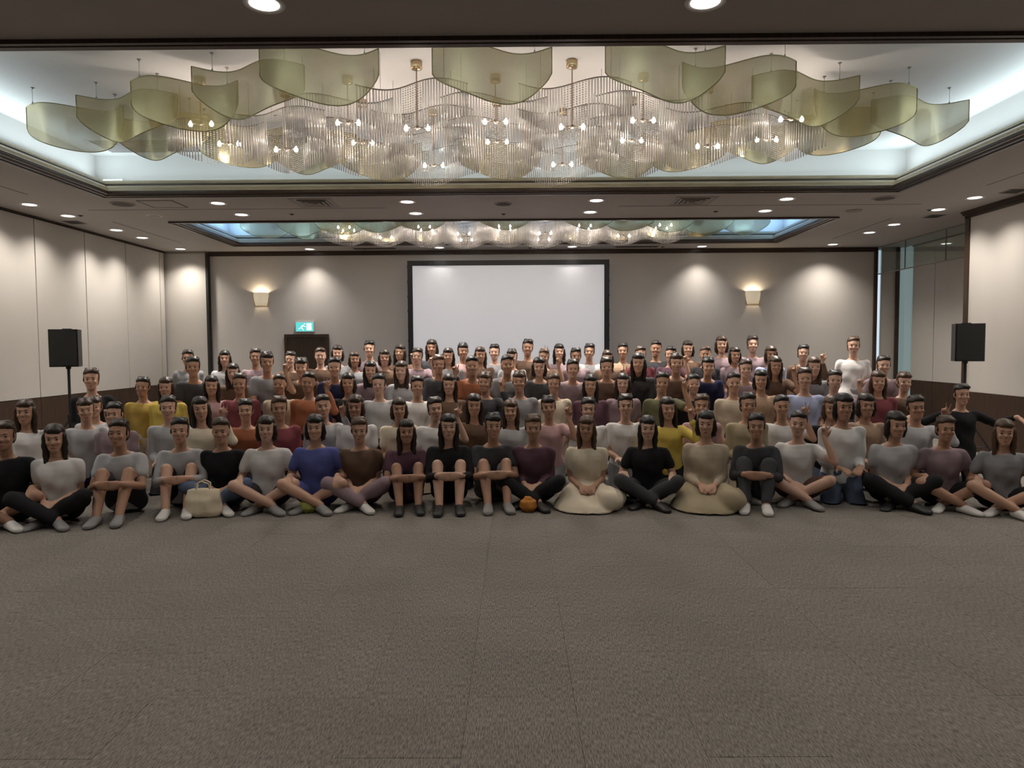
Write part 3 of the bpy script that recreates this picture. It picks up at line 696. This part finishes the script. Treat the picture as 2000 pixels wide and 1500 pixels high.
def hair_mesh(style):
    mb = MB()
    rings = []
    for z, a, b, dy in ((-.075, .058, .040, .058), (-.04, .074, .052, .052), (-.01, .080, .066, .044), (.025, .082, .074, .038), (.05, .0825, .084, .030), (.072, .081, .098, .014), (.095, .074, .095, .010), (.117, .060, .077, .010), (.132, .037, .047, .010), (.138, .008, .010, .010)):
        rings.append((V(0, dy, z), V(a, 0, 0), V(0, b, 0)))
    ellip_loft(mb, rings, 18)
    if style in ('fringe', 'bob', 'long'):
        blob(mb, V(.008, -.066, .078), [V(.062, 0, 0), V(0, .030, 0), V(0, 0, .034)])
    else:
        blob(mb, V(.022, -.058, .096), [V(.054, 0, 0), V(0, .032, 0), V(0, 0, .026)])
    if style in ('bob', 'long'):
        zl = -.10 if style == 'bob' else -.22
        for s in (-1, 1):
            bone(mb, V(s * .070, -.012, .03), V(s * .078, -.004, -.05), .026, .027); bone(mb, V(s * .078, -.004, -.05), V(s * .075, .0, zl), .027, .02)
        blob(mb, V(0, .055, zl * .6), [V(.085, 0, 0), V(0, .05, 0), V(0, 0, abs(zl) * .62 + .05)])
    if style in ('short', 'fringe'):
        rr = random.Random(3 if style == 'short' else 5)
        for q in range(16):
            a = 2 * PI * q / 16 + rr.uniform(-.2, .2); z = rr.uniform(.06, .115); rad = .058 if z < .09 else .04
            blob(mb, V(rad * math.cos(a), .012 + rad * 1.2 * math.sin(a), z + .012), [V(.026, 0, 0), V(0, .028, 0), V(0, 0, .02)], 8)
        for s_ in (-1, 1): blob(mb, V(s_ * .073, -.012, .01), [V(.009, 0, 0), V(0, .016, 0), V(0, 0, .04)], 8)
    if style == 'ponytail':
        bone(mb, V(0, .10, .06), V(0, .15, .03), .022, .03); bone(mb, V(0, .15, .03), V(0, .15, -.14), .03, .014)
    return remesh(mb, 'hair_' + style, .0085, 3, .0013, 22)
HAIR = {s: hair_mesh(s) for s in ('short', 'fringe', 'bob', 'long', 'ponytail')}
eb = MB(); blob(eb, V(0, 0, 0), [V(.0125, 0, 0), V(0, .006, 0), V(0, 0, .0055)], 10); EYE = eb.mesh('eye', True)
eb = MB(); blob(eb, V(0, 0, 0), [V(.0165, 0, 0), V(0, .004, 0), V(0, 0, .0032)], 10); BROW = eb.mesh('eyebrow', True)
eb = MB(); blob(eb, V(0, 0, 0), [V(.021, 0, 0), V(0, .007, 0), V(0, 0, .0065)], 10); MOUTH = eb.mesh('mouth', True)

def hand_into(mb, w, d, nrm, side, kind):
    """palm plus four unequal fingers and a thumb; d = pointing direction, nrm = back of hand, side = +1/-1 (thumb side along cross)"""
    d = d.normalized(); nrm = (nrm - d * nrm.dot(d)).normalized(); lat = d.cross(nrm) * side
    rings = []
    for t, a, b in ((-.012, .020, .018), (.0, .027, .018), (.03, .036, .017), (.065, .042, .015), (.085, .041, .013), (.092, .034, .008)):
        rings.append((w + d * t, lat * a, nrm * b))
    ellip_loft(mb, rings, 12)
    L = (.070, .079, .073, .057)
    for i in range(4):
        base = w + d * .083 + lat * (.031 - .0207 * i)
        if kind == 'peace': curl = .06 if i < 2 else 1.45
        elif kind == 'grip': curl = 1.05
        elif kind == 'flat': curl = .10
        else: curl = .42
        ang = (.16 - .32 * i if kind == 'peace' and i < 2 else (.10 - .065 * i)); dd = (d * math.cos(ang) + lat * math.sin(ang)).normalized(); p = base; a = curl * .55
        for k, fr in enumerate((.46, .30, .24)):
            dirv = dd * math.cos(a) - nrm * math.sin(a); q = p + dirv * L[i] * fr
            bone(mb, p, q, .0098 - .0007 * k, .0092 - .0007 * k, 8); p = q; a += curl
    p = w + d * .022 + lat * .028
    td = (d * .62 + lat * .72 - nrm * .25).normalized()
    if kind in ('grip', 'peace'): td = (d * .75 + lat * .25 - nrm * .55).normalized()
    q = p + td * .042; bone(mb, p, q, .0135, .011, 8)
    q2 = q + (td * .8 + d * .4).normalized() * .032; bone(mb, q, q2, .011, .009, 8)

# pose = pelvis height, forward lean (deg), head pitch/yaw, wrist targets, hand kinds, knee poles, ankles ...
POSES = {}
def defpose(name, pel, lean, legs, arms, headp=0, heady=0, roll=0): POSES[name] = dict(pel=V(*pel), lean=lean, legs=legs, arms=arms, headp=headp, heady=heady, roll=roll)
# legs: for each side s: (ankle, knee pole, toe direction); arms: (wrist, elbow pole, hand kind, hand direction, back-of-hand direction)
def mir(s, p): return V(s * p[0], p[1], p[2])
A_knee = lambda z, y, x=.24: [((s * x, y, z), (s * .33, .45, .2), 'relax', (s * .05, -.8, -.5), (0, -.4, 1)) for s in (-1, 1)]
CROSS = [((.08, -.37, .075), (-.46, -.55, .42), (.5, -.75, -.1)), ((-.08, -.28, .065), (.46, -.5, .40), (-.5, -.75, -.1))]
LAP = [((s * .07, -.25, .22), (s * .30, .4, .2), 'relax', (-s * .7, -.5, -.2), (0, -.4, 1)) for s in (-1, 1)]
DOWN = lambda z: [((s * .225, -.03, z), (s * .27, .6, z + .3), 'relax', (-s * .05, -.12, -1), (s * 1, -.1, 0)) for s in (-1, 1)]
def PEACE(z, other): return [other, ((.22, -.25, z), (.28, .15, z - .7), 'peace', (.05, -.12, 1), (0, 1, .1))]
defpose('cross_knees', (0, 0, .115), 8, CROSS, A_knee(.33, -.27, .22))
defpose('cross_lap', (0, 0, .115), 10, CROSS, LAP, headp=3, heady=8)
defpose('cross_peace', (0, 0, .115), 6, CROSS, PEACE(.66, LAP[0]), heady=-6, roll=5)
KU = [((s * .09, -.50, .075), (s * .16, -.35, 1.2), (s * .1, -1, -.1)) for s in (-1, 1)]
defpose('knees_up', (0, 0, .115), 14, KU, [((s * .10, -.45, .34), (s * .34, -.1, .05), 'grip', (-s * .9, -.25, -.05), (0, -1, .1)) for s in (-1, 1)], headp=-4)
SIDE = [((.22, .20, .07), (-.30, -.6, .12), (.8, .4, -.1)), ((.36, -.02, .07), (.20, -.7, .12), (.9, .1, -.1))]
defpose('side_sit', (0, 0, .12), 6, SIDE, LAP, heady=-8)
KN = [((s * .085, .16, .065), (s * .16, -.9, .1), (0, .9, -.5)) for s in (-1, 1)]
defpose('kneel_lap', (0, 0, .235), 6, KN, [((s * .10, -.27, .35), (s * .30, .45, .35), 'relax', (-s * .45, -.8, -.1), (0, -.2, 1)) for s in (-1, 1)])
defpose('kneel_peace', (0, 0, .235), 4, KN, PEACE(.80, ((-.12, -.27, .35), (-.30, .45, .35), 'relax', (.45, -.8, -.1), (0, -.2, 1))), heady=6, roll=-4)
KUP = [((s * .09, .34, .065), (s * .13, -.9, .05), (0, .9, -.5)) for s in (-1, 1)]
defpose('kneelup_down', (0, 0, .475), 3, KUP, [((s * .15, -.16, .50), (s * .27, .6, .7), 'relax', (-s * .3, -.4, -.8), (s * .6, -.6, .2)) for s in (-1, 1)])
defpose('kneelup_peace', (0, 0, .475), 2, KUP, PEACE(1.05, ((-.16, -.12, .50), (-.27, .6, .7), 'relax', (.1, -.3, -.9), (-1, -.2, 0))), heady=-7, roll=4)
ST = [((s * .10, .02, .075), (s * .14, -1, .5), (s * .15, -1, -.05)) for s in (-1, 1)]
BENT = [((s * .13, .05, .075), (s * .25, -1.2, .5), (s * .25, -1, -.05)) for s in (-1, 1)]
defpose('bent_knees', (0, .12, .70), 30, BENT, [((s * .16, -.20, .56), (s * .34, .5, .9), 'grip', (-s * .2, -.4, -.8), (s * .2, -1, .3)) for s in (-1, 1)], headp=-4)
defpose('bent_peace', (0, .12, .72), 24, BENT, PEACE(1.20, ((-.16, -.18, .58), (-.34, .5, .9), 'grip', (.2, -.4, -.8), (-.2, -1, .3))), heady=8)
defpose('stand_down', (0, 0, .885), 1, ST, DOWN(.80))
defpose('stand_front', (0, 0, .885), 2, ST, [((s * .05, -.22, .88), (s * .33, .4, .9), 'relax', (-s * .7, -.2, -.7), (0, -1, .2)) for s in (-1, 1)], heady=6)
defpose('stand_peace', (0, 0, .885), 1, ST, PEACE(1.42, DOWN(.80)[0]), heady=-5, roll=4)
defpose('stand_wave', (0, 0, .885), 0, ST, [DOWN(.80)[0], ((.26, -.10, 1.70), (.6, 0, 1.3), 'flat', (.1, -.05, 1), (0, 1, 0))], heady=4)
defpose('arms_out', (0, 0, .475), 2, KUP, [((s * .56, -.12, .88), (s * .4, .3, .6), 'relax', (s * .6, -.5, -.6), (s * .3, -.5, .8)) for s in (-1, 1)])

GEO = {}
def skeleton(name):
    P = POSES[name]; th = math.radians(P['lean'])
    up = V(0, -math.sin(th), math.cos(th)); lat = V(1, 0, 0); fw = V(0, -math.cos(th), -math.sin(th)); pel = P['pel']
    th2 = th * .45; up2 = V(0, -math.sin(th2), math.cos(th2))
    j = dict(up=up, lat=lat, fw=fw, pel=pel, waist=pel + up * .17, chest=pel + up * .33, neck=pel + up * .475, up2=up2)
    j['head'] = j['neck'] + up2 * .178 + V(0, -.025, 0)
    j['headM'] = Matrix.Translation(j['head']) @ Matrix.Rotation(math.radians(P['heady']), 4, 'Z') @ Matrix.Rotation(math.radians(P['headp'] + P['lean'] * .15), 4, 'X') @ Matrix.Rotation(math.radians(P['roll']), 4, 'Y')
    j['sh'] = []; j['el'] = []; j['wr'] = []; j['hip'] = []; j['kn'] = []; j['an'] = []
    for i, s in enumerate((-1, 1)):
        sh = pel + up * .412 + lat * s * .160; w, pole, kind, hd, hn = P['arms'][i]
        el, wr = ik(sh, V(*w), .275, .25, V(*pole)); j['sh'].append(sh); j['el'].append(el); j['wr'].append(wr)
        hip = pel + lat * s * .088 - up * .01; an, kp, toe = P['legs'][i]
        kn, an = ik(hip, V(*an), .41, .405, V(*kp)); j['hip'].append(hip); j['kn'].append(kn); j['an'].append(an)
    return j
def torso_into(mb, j, g=0.0, z0=-.09, z1=.50):
    prof = [(-.10, .10, .085, .0), (-.06, .150, .105, .0), (.0, .165, .112, .0), (.08, .152, .105, .0), (.17, .138, .098, .004), (.27, .150, .105, .008), (.35, .160, .108, .006), (.40, .160, .094, .0), (.432, .128, .076, -.004), (.458, .088, .064, -.006), (.478, .066, .058, -.006)]
    ellip_loft(mb, [(j['pel'] + j['up'] * z + j['fw'] * dy, j['lat'] * (a + g), j['fw'] * (b + g)) for z, a, b, dy in prof if z0 <= z <= z1], 18)
def foot_into(mb, an, toe, g=0.0):
    t = V(*toe).normalized(); t2 = V(t.x, t.y, 0).normalized() if abs(t.z) < .3 else t
    a = t2.cross(V(0, 0, 1)).normalized(); b = a.cross(t2)
    R = []
    for d, w, h, z in ((-.062, .018, .018, -.040), (-.050, .032, .032, -.035), (-.01, .036, .042, -.026), (.05, .039, .036, -.034), (.11, .044, .027, -.044), (.15, .043, .021, -.049), (.178, .030, .014, -.054), (.188, .012, .008, -.056)):
        R.append((an + t2 * d + b * z, a * (w + g), b * (h + g)))
    ellip_loft(mb, R, 12)
def geo(pose, piece):
    key = (pose, piece)
    if key in GEO: return GEO[key]
    j = skeleton(pose); P = POSES[pose]; mb = MB()
    if piece == 'body':
        torso_into(mb, j); bone(mb, j['neck'] - j['up'] * .03, j['head'] + V(0, .012, -.06), .054, .050, 12); head_full(mb, j['headM'])
        for i, s in enumerate((-1, 1)):
            bone(mb, j['sh'][i], j['el'][i], .045, .036, mid=.045); bone(mb, j['el'][i], j['wr'][i], .037, .026, mid=.036)
            _, _, kind, hd, hn = P['arms'][i]; hand_into(mb, j['wr'][i], V(*hd), V(*hn), -s, kind)
            bone(mb, j['hip'][i], j['kn'][i], .082, .054, 12, mid=.076); bone(mb, j['kn'][i], j['an'][i], .052, .036, 12, mid=.053)
            foot_into(mb, j['an'][i], P['legs'][i][2])
        me = remesh(mb, 'person_' + pose, .0095, 2)
    elif piece in ('tshirt', 'longsleeve'):
        torso_into(mb, j, .015, -.07, .462)
        for i in range(2):
            bone(mb, j['sh'][i] - j['lat'] * (-1, 1)[i] * .05, j['sh'][i], .052, .057)
            if piece == 'tshirt':
                q = j['sh'][i].lerp(j['el'][i], .72); bone(mb, j['sh'][i], q - (j['el'][i] - j['sh'][i]).normalized() * .05, .057, .059, 12)
            else:
                bone(mb, j['sh'][i], j['el'][i], .057, .050, 12); q = j['el'][i].lerp(j['wr'][i], .82); bone(mb, j['el'][i], q, .049, .036, 12)
        me = remesh(mb, piece + '_' + pose, .0135, 3, .0032, 8)
    elif piece in ('trousers', 'shorts'):
        torso_into(mb, j, .011, -.10, .08)
        for i in range(2):
            bone(mb, j['hip'][i], j['kn'][i] if piece == 'trousers' else j['hip'][i].lerp(j['kn'][i], .80), .098, .074, 12, mid=.093)
            if piece == 'trousers': bone(mb, j['kn'][i], j['kn'][i].lerp(j['an'][i], .90), .073, .056, 12, mid=.068)
        me = remesh(mb, piece + '_' + pose, .0135, 3, .0035, 7)
    elif piece == 'skirt':
        torso_into(mb, j, .012, -.06, .17)
        k0, k1 = j['kn']; c = j['pel']
        if c.z > .8:
            ellip_loft(mb, [(c + V(0, 0, .05), V(.17, 0, 0), V(0, .12, 0)), (c + V(0, 0, -.15), V(.22, 0, 0), V(0, .17, 0)), (c + V(0, 0, -.5), V(.27, 0, 0), V(0, .22, 0)), (c + V(0, 0, -.58), V(.26, 0, 0), V(0, .21, 0))], 18)
        else:
            for i in range(2):
                bone(mb, j['hip'][i], j['kn'][i], .13, .11, 12); bone(mb, j['kn'][i], j['kn'][i].lerp(j['an'][i], .75), .11, .09, 12)
            m_ = (k0 + k1) / 2; bone(mb, c, m_ + V(0, -.02, -.01), .14, .10, 12)
            ellip_loft(mb, [(V(c.x, -.22, .012), V(.345, 0, 0), V(0, .34, 0)), (V(c.x, -.20, .06), V(.32, 0, 0), V(0, .31, 0)), (V(c.x, -.12, .16), V(.24, 0, 0), V(0, .20, 0)), (V(c.x, -.04, .24), V(.14, 0, 0), V(0, .10, 0))], 20)
        me = remesh(mb, 'skirt_' + pose, .015, 4, .005, 7)
    elif piece in ('shoe0', 'shoe1'):
        i = int(piece[-1]); foot_into(mb, j['an'][i], P['legs'][i][2], .007); me = remesh(mb, 'shoe_' + pose, .009, 2)
    # keep everything of a figure on or above the floor
    n = len(me.vertices); co = np.empty(n * 3, 'f'); me.vertices.foreach_get('co', co); co = co.reshape(-1, 3)
    co[:, 2] = np.maximum(co[:, 2], .003); me.vertices.foreach_set('co', co.ravel()); me.update()
    GEO[key] = me
    return me

COL = dict(white=(.70, .68, .67), cream=(.66, .58, .45), beige=(.50, .42, .32), khaki=(.36, .30, .20), black=(.016, .016, .018), charcoal=(.05, .05, .055), grey=(.24, .24, .25),
           lightgrey=(.42, .42, .43), navy=(.022, .025, .065), blue=(.10, .12, .34), lightblue=(.36, .40, .58), mauve=(.26, .19, .21), maroon=(.19, .05, .06), pink=(.48, .31, .31),
           mustard=(.45, .31, .08), yellow=(.58, .44, .10), rust=(.33, .12, .06), brown=(.13, .08, .055), olive=(.13, .125, .07), plum=(.11, .055, .075), tan=(.42, .29, .20), denim=(.10, .13, .20))
CNAME = dict(lightgrey='light grey', lightblue='light blue')
def cloth(c): return mat('cloth_' + c, COL[c], .9, var=.08, vscale=6, spec=.2)
SKIN = [mat('skin_%d' % i, c, .5, var=.05, vscale=12, spec=.35) for i, c in enumerate(((.52, .31, .22), (.46, .27, .185), (.56, .35, .26), (.40, .225, .15)))]
HAIRM = [mat('hair_%d' % i, c, .45, var=.25, vscale=60, spec=.4) for i, c in enumerate(((.012, .010, .009), (.022, .015, .011), (.045, .026, .016), (.075, .042, .024)))]
M_eye = mat('eye_dark', (.02, .014, .012), .2); M_mouth = mat('lip', (.34, .13, .11), .5); M_sole = mat('sneaker_white', (.62, .60, .58), .6); M_shoeb = mat('sneaker_black', (.02, .02, .021), .5)
M_shoeg = mat('sneaker_grey', (.22, .21, .21), .6)
POSTXT = {'cross': 'sitting cross-legged', 'knees': 'hugging both knees', 'side': 'sitting sideways', 'kneel': 'kneeling low', 'kneelup': 'kneeling upright', 'bent': 'stooping', 'stand': 'standing', 'arms': 'spreading both arms'}
TOPTXT = {'tshirt': 'T-shirt', 'longsleeve': 'sweater'}
HTXT = {'short': 'short dark hair', 'fringe': 'fringed dark hair', 'bob': 'bobbed hair', 'long': 'long hair', 'ponytail': 'ponytail'}
rnd = random.Random(11)
def person(px, depth, top, pose, bottom='black', tk='tshirt', bk='trousers', hair='short', rowname='', idx=0, scale=1.0, turn=0, shoe=None, label=None, hc=None, sk=None, small=False):
    x = X_at(px, depth)
    o = link('person', geo(pose, 'body'), SKIN[rnd.randrange(4) if sk is None else sk], None, (x, depth, 0), (0, 0, math.radians(turn)), (scale,) * 3)
    o.material_slots[0].link = 'OBJECT'; o.material_slots[0].material = SKIN[rnd.randrange(4) if sk is None else sk]
    def ch(name, me, m, M=None):
        c = bpy.data.objects.new(name, me); C.objects.link(c); c.parent = o
        if not me.materials: me.materials.append(m)
        c.material_slots[0].link = 'OBJECT'; c.material_slots[0].material = m
        if M is not None: c.matrix_local = M
        return c
    HM = skeleton(pose)['headM']
    hm = HAIRM[rnd.choice((0, 0, 1, 1, 2, 3)) if hc is None else hc]
    ch('hair', HAIR[hair], hm, HM)
    for s in (-1, 1):
        ch('eye', EYE, M_eye, HM @ Matrix.Translation((s * .031, -.0845, .004)))
        if not small: ch('eyebrow', BROW, hm, HM @ Matrix.Translation((s * .032, -.094, .030)))
    ch('mouth', MOUTH, M_mouth, HM @ Matrix.Translation((0, -.089, -.066)))
    ch(tk, geo(pose, tk), cloth(top)); ch(bk, geo(pose, bk), cloth(bottom))
    if not small:
        sm = {'w': M_sole, 'b': M_shoeb, 'g': M_shoeg}[shoe or rnd.choice('wbg')]
        for i in (0, 1): ch('shoe', geo(pose, 'shoe%d' % i), sm)
    pt = POSTXT[pose.split('_')[0]]
    tag(o, label or 'person in %s %s, %s, %s, %s, %s' % (CNAME.get(top, top), TOPTXT[tk], HTXT[hair], pt, ORD[idx] + ' from left', rowname), 'person', 'people posing for the group photograph')
    return o

def autorow(entries, rowname, depth_fn, poses, hairs, scale=(.96, 1.04), small=False, jit=.04, gapm=.43):
    es = sorted(entries, key=lambda q: q[0])
    ds = [e[2].get('depth') or depth_fn(e[0]) + rnd.uniform(-jit, jit) + (.09 if i % 2 else -.09) for i, e in enumerate(es)]
    xs = [X_at(e[0], d) for e, d in zip(es, ds)]
    for _ in range(60):                # shoulder to shoulder, nobody inside a neighbour
        for i in range(len(xs) - 1):
            gap = gapm - (xs[i + 1] - xs[i])
            if gap > 0: xs[i] -= gap / 2; xs[i + 1] += gap / 2
    for i, e in enumerate(es):
        top = e[1]; k = dict(e[2]); d = ds[i]; k.pop('depth', None)
        px = 1006.5 + xs[i] * 1387.0 / d
        pose = k.pop('pose', None) or poses[i % len(poses)]
        k.setdefault('hair', hairs[(i * 7 + i // 3) % len(hairs)]); k.setdefault('tk', rnd.choice(('tshirt', 'tshirt', 'longsleeve')))
        k.setdefault('bottom', rnd.choice(('black', 'black', 'charcoal', 'navy', 'denim', 'beige', 'grey')))
        k.setdefault('turn', -math.degrees(math.atan2(X_at(px, d), d)) * .6 + rnd.uniform(-7, 7) if 'turn' not in k else 0)
        k.setdefault('scale', rnd.uniform(*scale))
        person(px, d, top, pose, rowname=rowname, idx=i, small=small, **k)
HS = ['short', 'fringe', 'long', 'short', 'bob', 'ponytail', 'short', 'long']
sit = ['cross_lap', 'cross_knees', 'cross_peace', 'knees_up']
sh = dict(bk='shorts')
front = [(28, 'black', dict(pose='cross_knees', bk='shorts', bottom='black', depth=6.36, shoe='w')), (163, 'white', dict(pose='cross_lap', depth=6.42, tk='tshirt', shoe='g')),
         (262, 'lightgrey', dict(pose='knees_up', bk='shorts', bottom='charcoal', depth=6.72)), (327, 'lightgrey', dict(pose='knees_up', bk='shorts', bottom='black', depth=6.98)),
         (392, 'black', dict(pose='cross_lap', tk='longsleeve', depth=6.95)), (488, 'white', dict(pose='cross_knees', bk='shorts', bottom='charcoal', depth=6.95, tk='tshirt')),
         (618, 'blue', dict(pose='cross_knees', bk='shorts', bottom='blue', depth=6.98, tk='tshirt')), (702, 'brown', dict(pose='cross_lap', bottom='mauve', tk='tshirt', depth=7.02)),
         (800, 'plum', dict(pose='knees_up', bk='shorts', bottom='navy', depth=7.08, tk='tshirt', shoe='b')), (880, 'black', dict(pose='knees_up', bk='shorts', bottom='black', tk='longsleeve', depth=7.10)),
         (955, 'charcoal', dict(pose='knees_up', bk='shorts', bottom='grey', tk='tshirt', depth=7.16, shoe='g')), (1032, 'plum', dict(pose='cross_lap', tk='longsleeve', bottom='black', depth=7.08, shoe='b')),
         (1145, 'cream', dict(pose='side_sit', bk='skirt', bottom='cream', tk='tshirt', hair='long', depth=7.0)), (1264, 'black', dict(pose='cross_knees', bottom='charcoal', tk='tshirt', depth=7.05, shoe='b')),
         (1378, 'beige', dict(pose='side_sit', bk='skirt', bottom='khaki', tk='longsleeve', hair='bob', depth=6.98)), (1503, 'charcoal', dict(pose='knees_up', tk='longsleeve', bottom='charcoal', depth=7.05, shoe='w')),
         (1584, 'white', dict(pose='cross_peace', bk='shorts', bottom='brown', tk='tshirt', depth=7.1)), (1640, 'white', dict(pose='kneel_lap', bottom='denim', tk='longsleeve', depth=7.1, scale=1.06)),
         (1722, 'lightgrey', dict(pose='cross_lap', bottom='black', tk='tshirt', depth=6.95, shoe='b')), (1812, 'mauve', dict(pose='cross_knees', bk='shorts', bottom='black', tk='tshirt', depth=6.85)),
         (1955, 'grey', dict(pose='cross_knees', bk='shorts', bottom='black', tk='tshirt', depth=6.62, shoe='w'))]
autorow(front, 'front row', lambda p: 7.0, sit, HS, gapm=.43)
second = [(112, 'white', dict(depth=7.35, tk='longsleeve')), (200, 'lightgrey', {}), (284, 'mauve', {}), (370, 'lightgrey', {}), (438, 'cream', {}), (505, 'rust', {}), (570, 'maroon', {}), (640, 'lightgrey', {}),
          (705, 'white', {}), (762, 'cream', dict(tk='tshirt')), (838, 'white', {}), (912, 'brown', {}), (985, 'lightgrey', {}), (1048, 'pink', {}), (1118, 'white', {}), (1192, 'white', {}), (1250, 'yellow', {}),
          (1325, 'pink', {}), (1425, 'khaki', {}), (1500, 'white', {}), (1590, 'black', {}), (1690, 'tan', {}), (1782, 'lightgrey', {})]
autorow(second, 'second row', lambda p: 7.82 - .35 * ((p - 1000) / 900) ** 2, ['kneel_lap', 'kneel_peace', 'kneel_lap', 'cross_knees'][:3], HS[2:] + HS[:2])
third = [(258, 'lightgrey', dict(pose='kneel_lap', depth=8.35)), (298, 'mustard', {}), (365, 'yellow', {}), (432, 'pink', {}), (500, 'maroon', {}), (578, 'beige', {}), (640, 'rust', {}), (690, 'black', dict(depth=8.62)), (742, 'lightgrey', {}), (800, 'white', {}),
         (868, 'brown', {}), (936, 'charcoal', {}), (1004, 'grey', {}), (1072, 'cream', {}), (1132, 'plum', {}), (1200, 'mauve', {}), (1268, 'olive', {}), (1352, 'black', {}), (1420, 'beige', {}), (1478, 'tan', dict(depth=8.65)), (1532, 'lightblue', {}), (1596, 'mauve', {}), (1668, 'maroon', {}), (1738, 'brown', {})]
autorow(third, 'third row', lambda p: 8.50, ['kneelup_down', 'kneelup_peace', 'kneelup_down', 'kneelup_down', 'kneelup_down'], HS[1:] + HS[:1], small=True)
fourth = [(382, 'charcoal', {}), (452, 'brown', {}), (522, 'grey', {}), (592, 'brown', {}), (656, 'navy', {}), (722, 'mauve', {}), (790, 'lightgrey', {}), (856, 'charcoal', {}), (922, 'rust', {}), (988, 'grey', {}), (1052, 'charcoal', {}), (1118, 'mauve', {}),
          (1184, 'brown', {}), (1250, 'charcoal', {}), (1316, 'brown', {}), (1382, 'navy', {}), (1448, 'mauve', {}), (1514, 'brown', {}), (1580, 'grey', {}), (1718, 'mauve', {})]
autorow(fourth, 'fourth row', lambda p: 9.25, ['bent_knees', 'bent_knees', 'bent_peace', 'bent_knees', 'bent_knees'], HS[3:] + HS[:3], small=True)
fifth = [(368, 'grey', {}), (438, 'lightgrey', {}), (500, 'mauve', {}), (566, 'brown', {}), (628, 'brown', {}), (690, 'grey', {}), (752, 'brown', {}), (814, 'mauve', {}), (876, 'grey', {}), (938, 'brown', {}), (1000, 'lightgrey', {}), (1062, 'brown', {}),
         (1124, 'mauve', {}), (1186, 'brown', {}), (1250, 'maroon', {}), (1312, 'plum', {}), (1374, 'charcoal', {}), (1436, 'mauve', {}), (1500, 'lightblue', {}), (1566, 'brown', {}), (1664, 'white', dict(depth=9.7, scale=1.0, pose='stand_down', tk='tshirt', hair='short'))]
autorow(fifth, 'fifth row', lambda p: 9.95, ['stand_down', 'stand_front', 'stand_down', 'stand_peace'], HS, scale=(.90, .94), small=True)
sixth = [(660, 'grey', {}), (722, 'mauve', {}), (782, 'brown', {}), (844, 'charcoal', {}), (904, 'pink', {}), (966, 'grey', {}), (1030, 'brown', dict(scale=1.0)), (1092, 'mauve', {}), (1150, 'lightgrey', dict(pose='stand_peace')), (1216, 'tan', {}),
         (1280, 'charcoal', {}), (1342, 'brown', {}), (1408, 'mauve', dict(scale=1.02)), (1468, 'mauve', dict(scale=1.02))]
autorow(sixth, 'back row', lambda p: 10.60, ['stand_front', 'stand_down', 'stand_peace', 'stand_down'], HS[4:] + HS[:4], scale=(.95, 1.01), small=True)
person(176, 8.55, 'black', 'kneelup_down', tk='longsleeve', bottom='charcoal', hair='short', turn=25, scale=1.06, label='person in black top, short hair, kneeling upright alone beside the left loudspeaker')
person(1874, 7.6, 'black', 'arms_out', tk='longsleeve', bottom='black', hair='short', turn=-12, scale=.90, label='person in black top spreading arms behind two front row people at the right edge')

# ------------------------------------------------------------------ small things people hold or have put down
M_tote = mat('canvas_cream', (.70, .60, .44), .9, var=.06, vscale=9, bump=.3, bscale=120)
bx = X_at(390, 6.52); o = empty('tote_bag', (bx, 6.50, .0), .1); tag(o, 'cream canvas tote bag lying before the person in black, front row', 'bag')
mb = MB(); ellip_loft(mb, [(V(0, 0, .006), V(.15, 0, 0), V(0, .07, 0)), (V(0, 0, .05), V(.17, 0, 0), V(0, .085, 0)), (V(0, .0, .16), V(.165, 0, 0), V(0, .07, 0)), (V(0, .01, .245), V(.15, 0, 0), V(0, .03, 0)), (V(0, .01, .26), V(.148, 0, 0), V(0, .012, 0))], 20)
link('bag_body', remesh(mb, 'bag_body', .012, 3, .004, 9), M_tote, o)
for s in (-1, 1): MB().tube([(-.06, .01 + s * .012, .25), (-.055, .01 + s * .03, .31), (0, .01 + s * .04, .335), (.055, .01 + s * .03, .31), (.06, .01 + s * .012, .25)], .007, 6).obj('strap', M_tote, o)
def pouch(x, y, c, lab, r=.085):
    o = empty('drawstring_pouch', (x, y, 0)); tag(o, lab, 'pouch')
    m = mat('pouch_' + c, dict(lime=(.40, .42, .10), orange=(.50, .20, .03), white=(.66, .63, .62))[c], .8, var=.08, bump=.3, bscale=60)
    mb = MB(); ellip_loft(mb, [(V(0, 0, .004), V(r * .6, 0, 0), V(0, r * .6, 0)), (V(0, 0, r * .5), V(r, 0, 0), V(0, r * .9, 0)), (V(0, 0, r * 1.2), V(r * .9, 0, 0), V(0, r * .8, 0)), (V(0, 0, r * 1.5), V(r * .42, 0, 0), V(0, r * .4, 0)), (V(0, 0, r * 1.66), V(r * .40, 0, 0), V(0, r * .3, 0))], 16)
    link('pouch_body', remesh(mb, 'pouch_body', .007, 3, .002, 18), m, o)
    MB().lathe([(r * .42, r * 1.46), (r * .47, r * 1.50), (r * .42, r * 1.54)], 14).obj('drawstring', m, o)
pouch(X_at(596, 6.66), 6.66, 'lime', 'lime green pouch on the carpet before the person in blue')
pouch(X_at(1030, 6.66), 6.64, 'orange', 'orange pouch on the carpet before front row person in plum top')
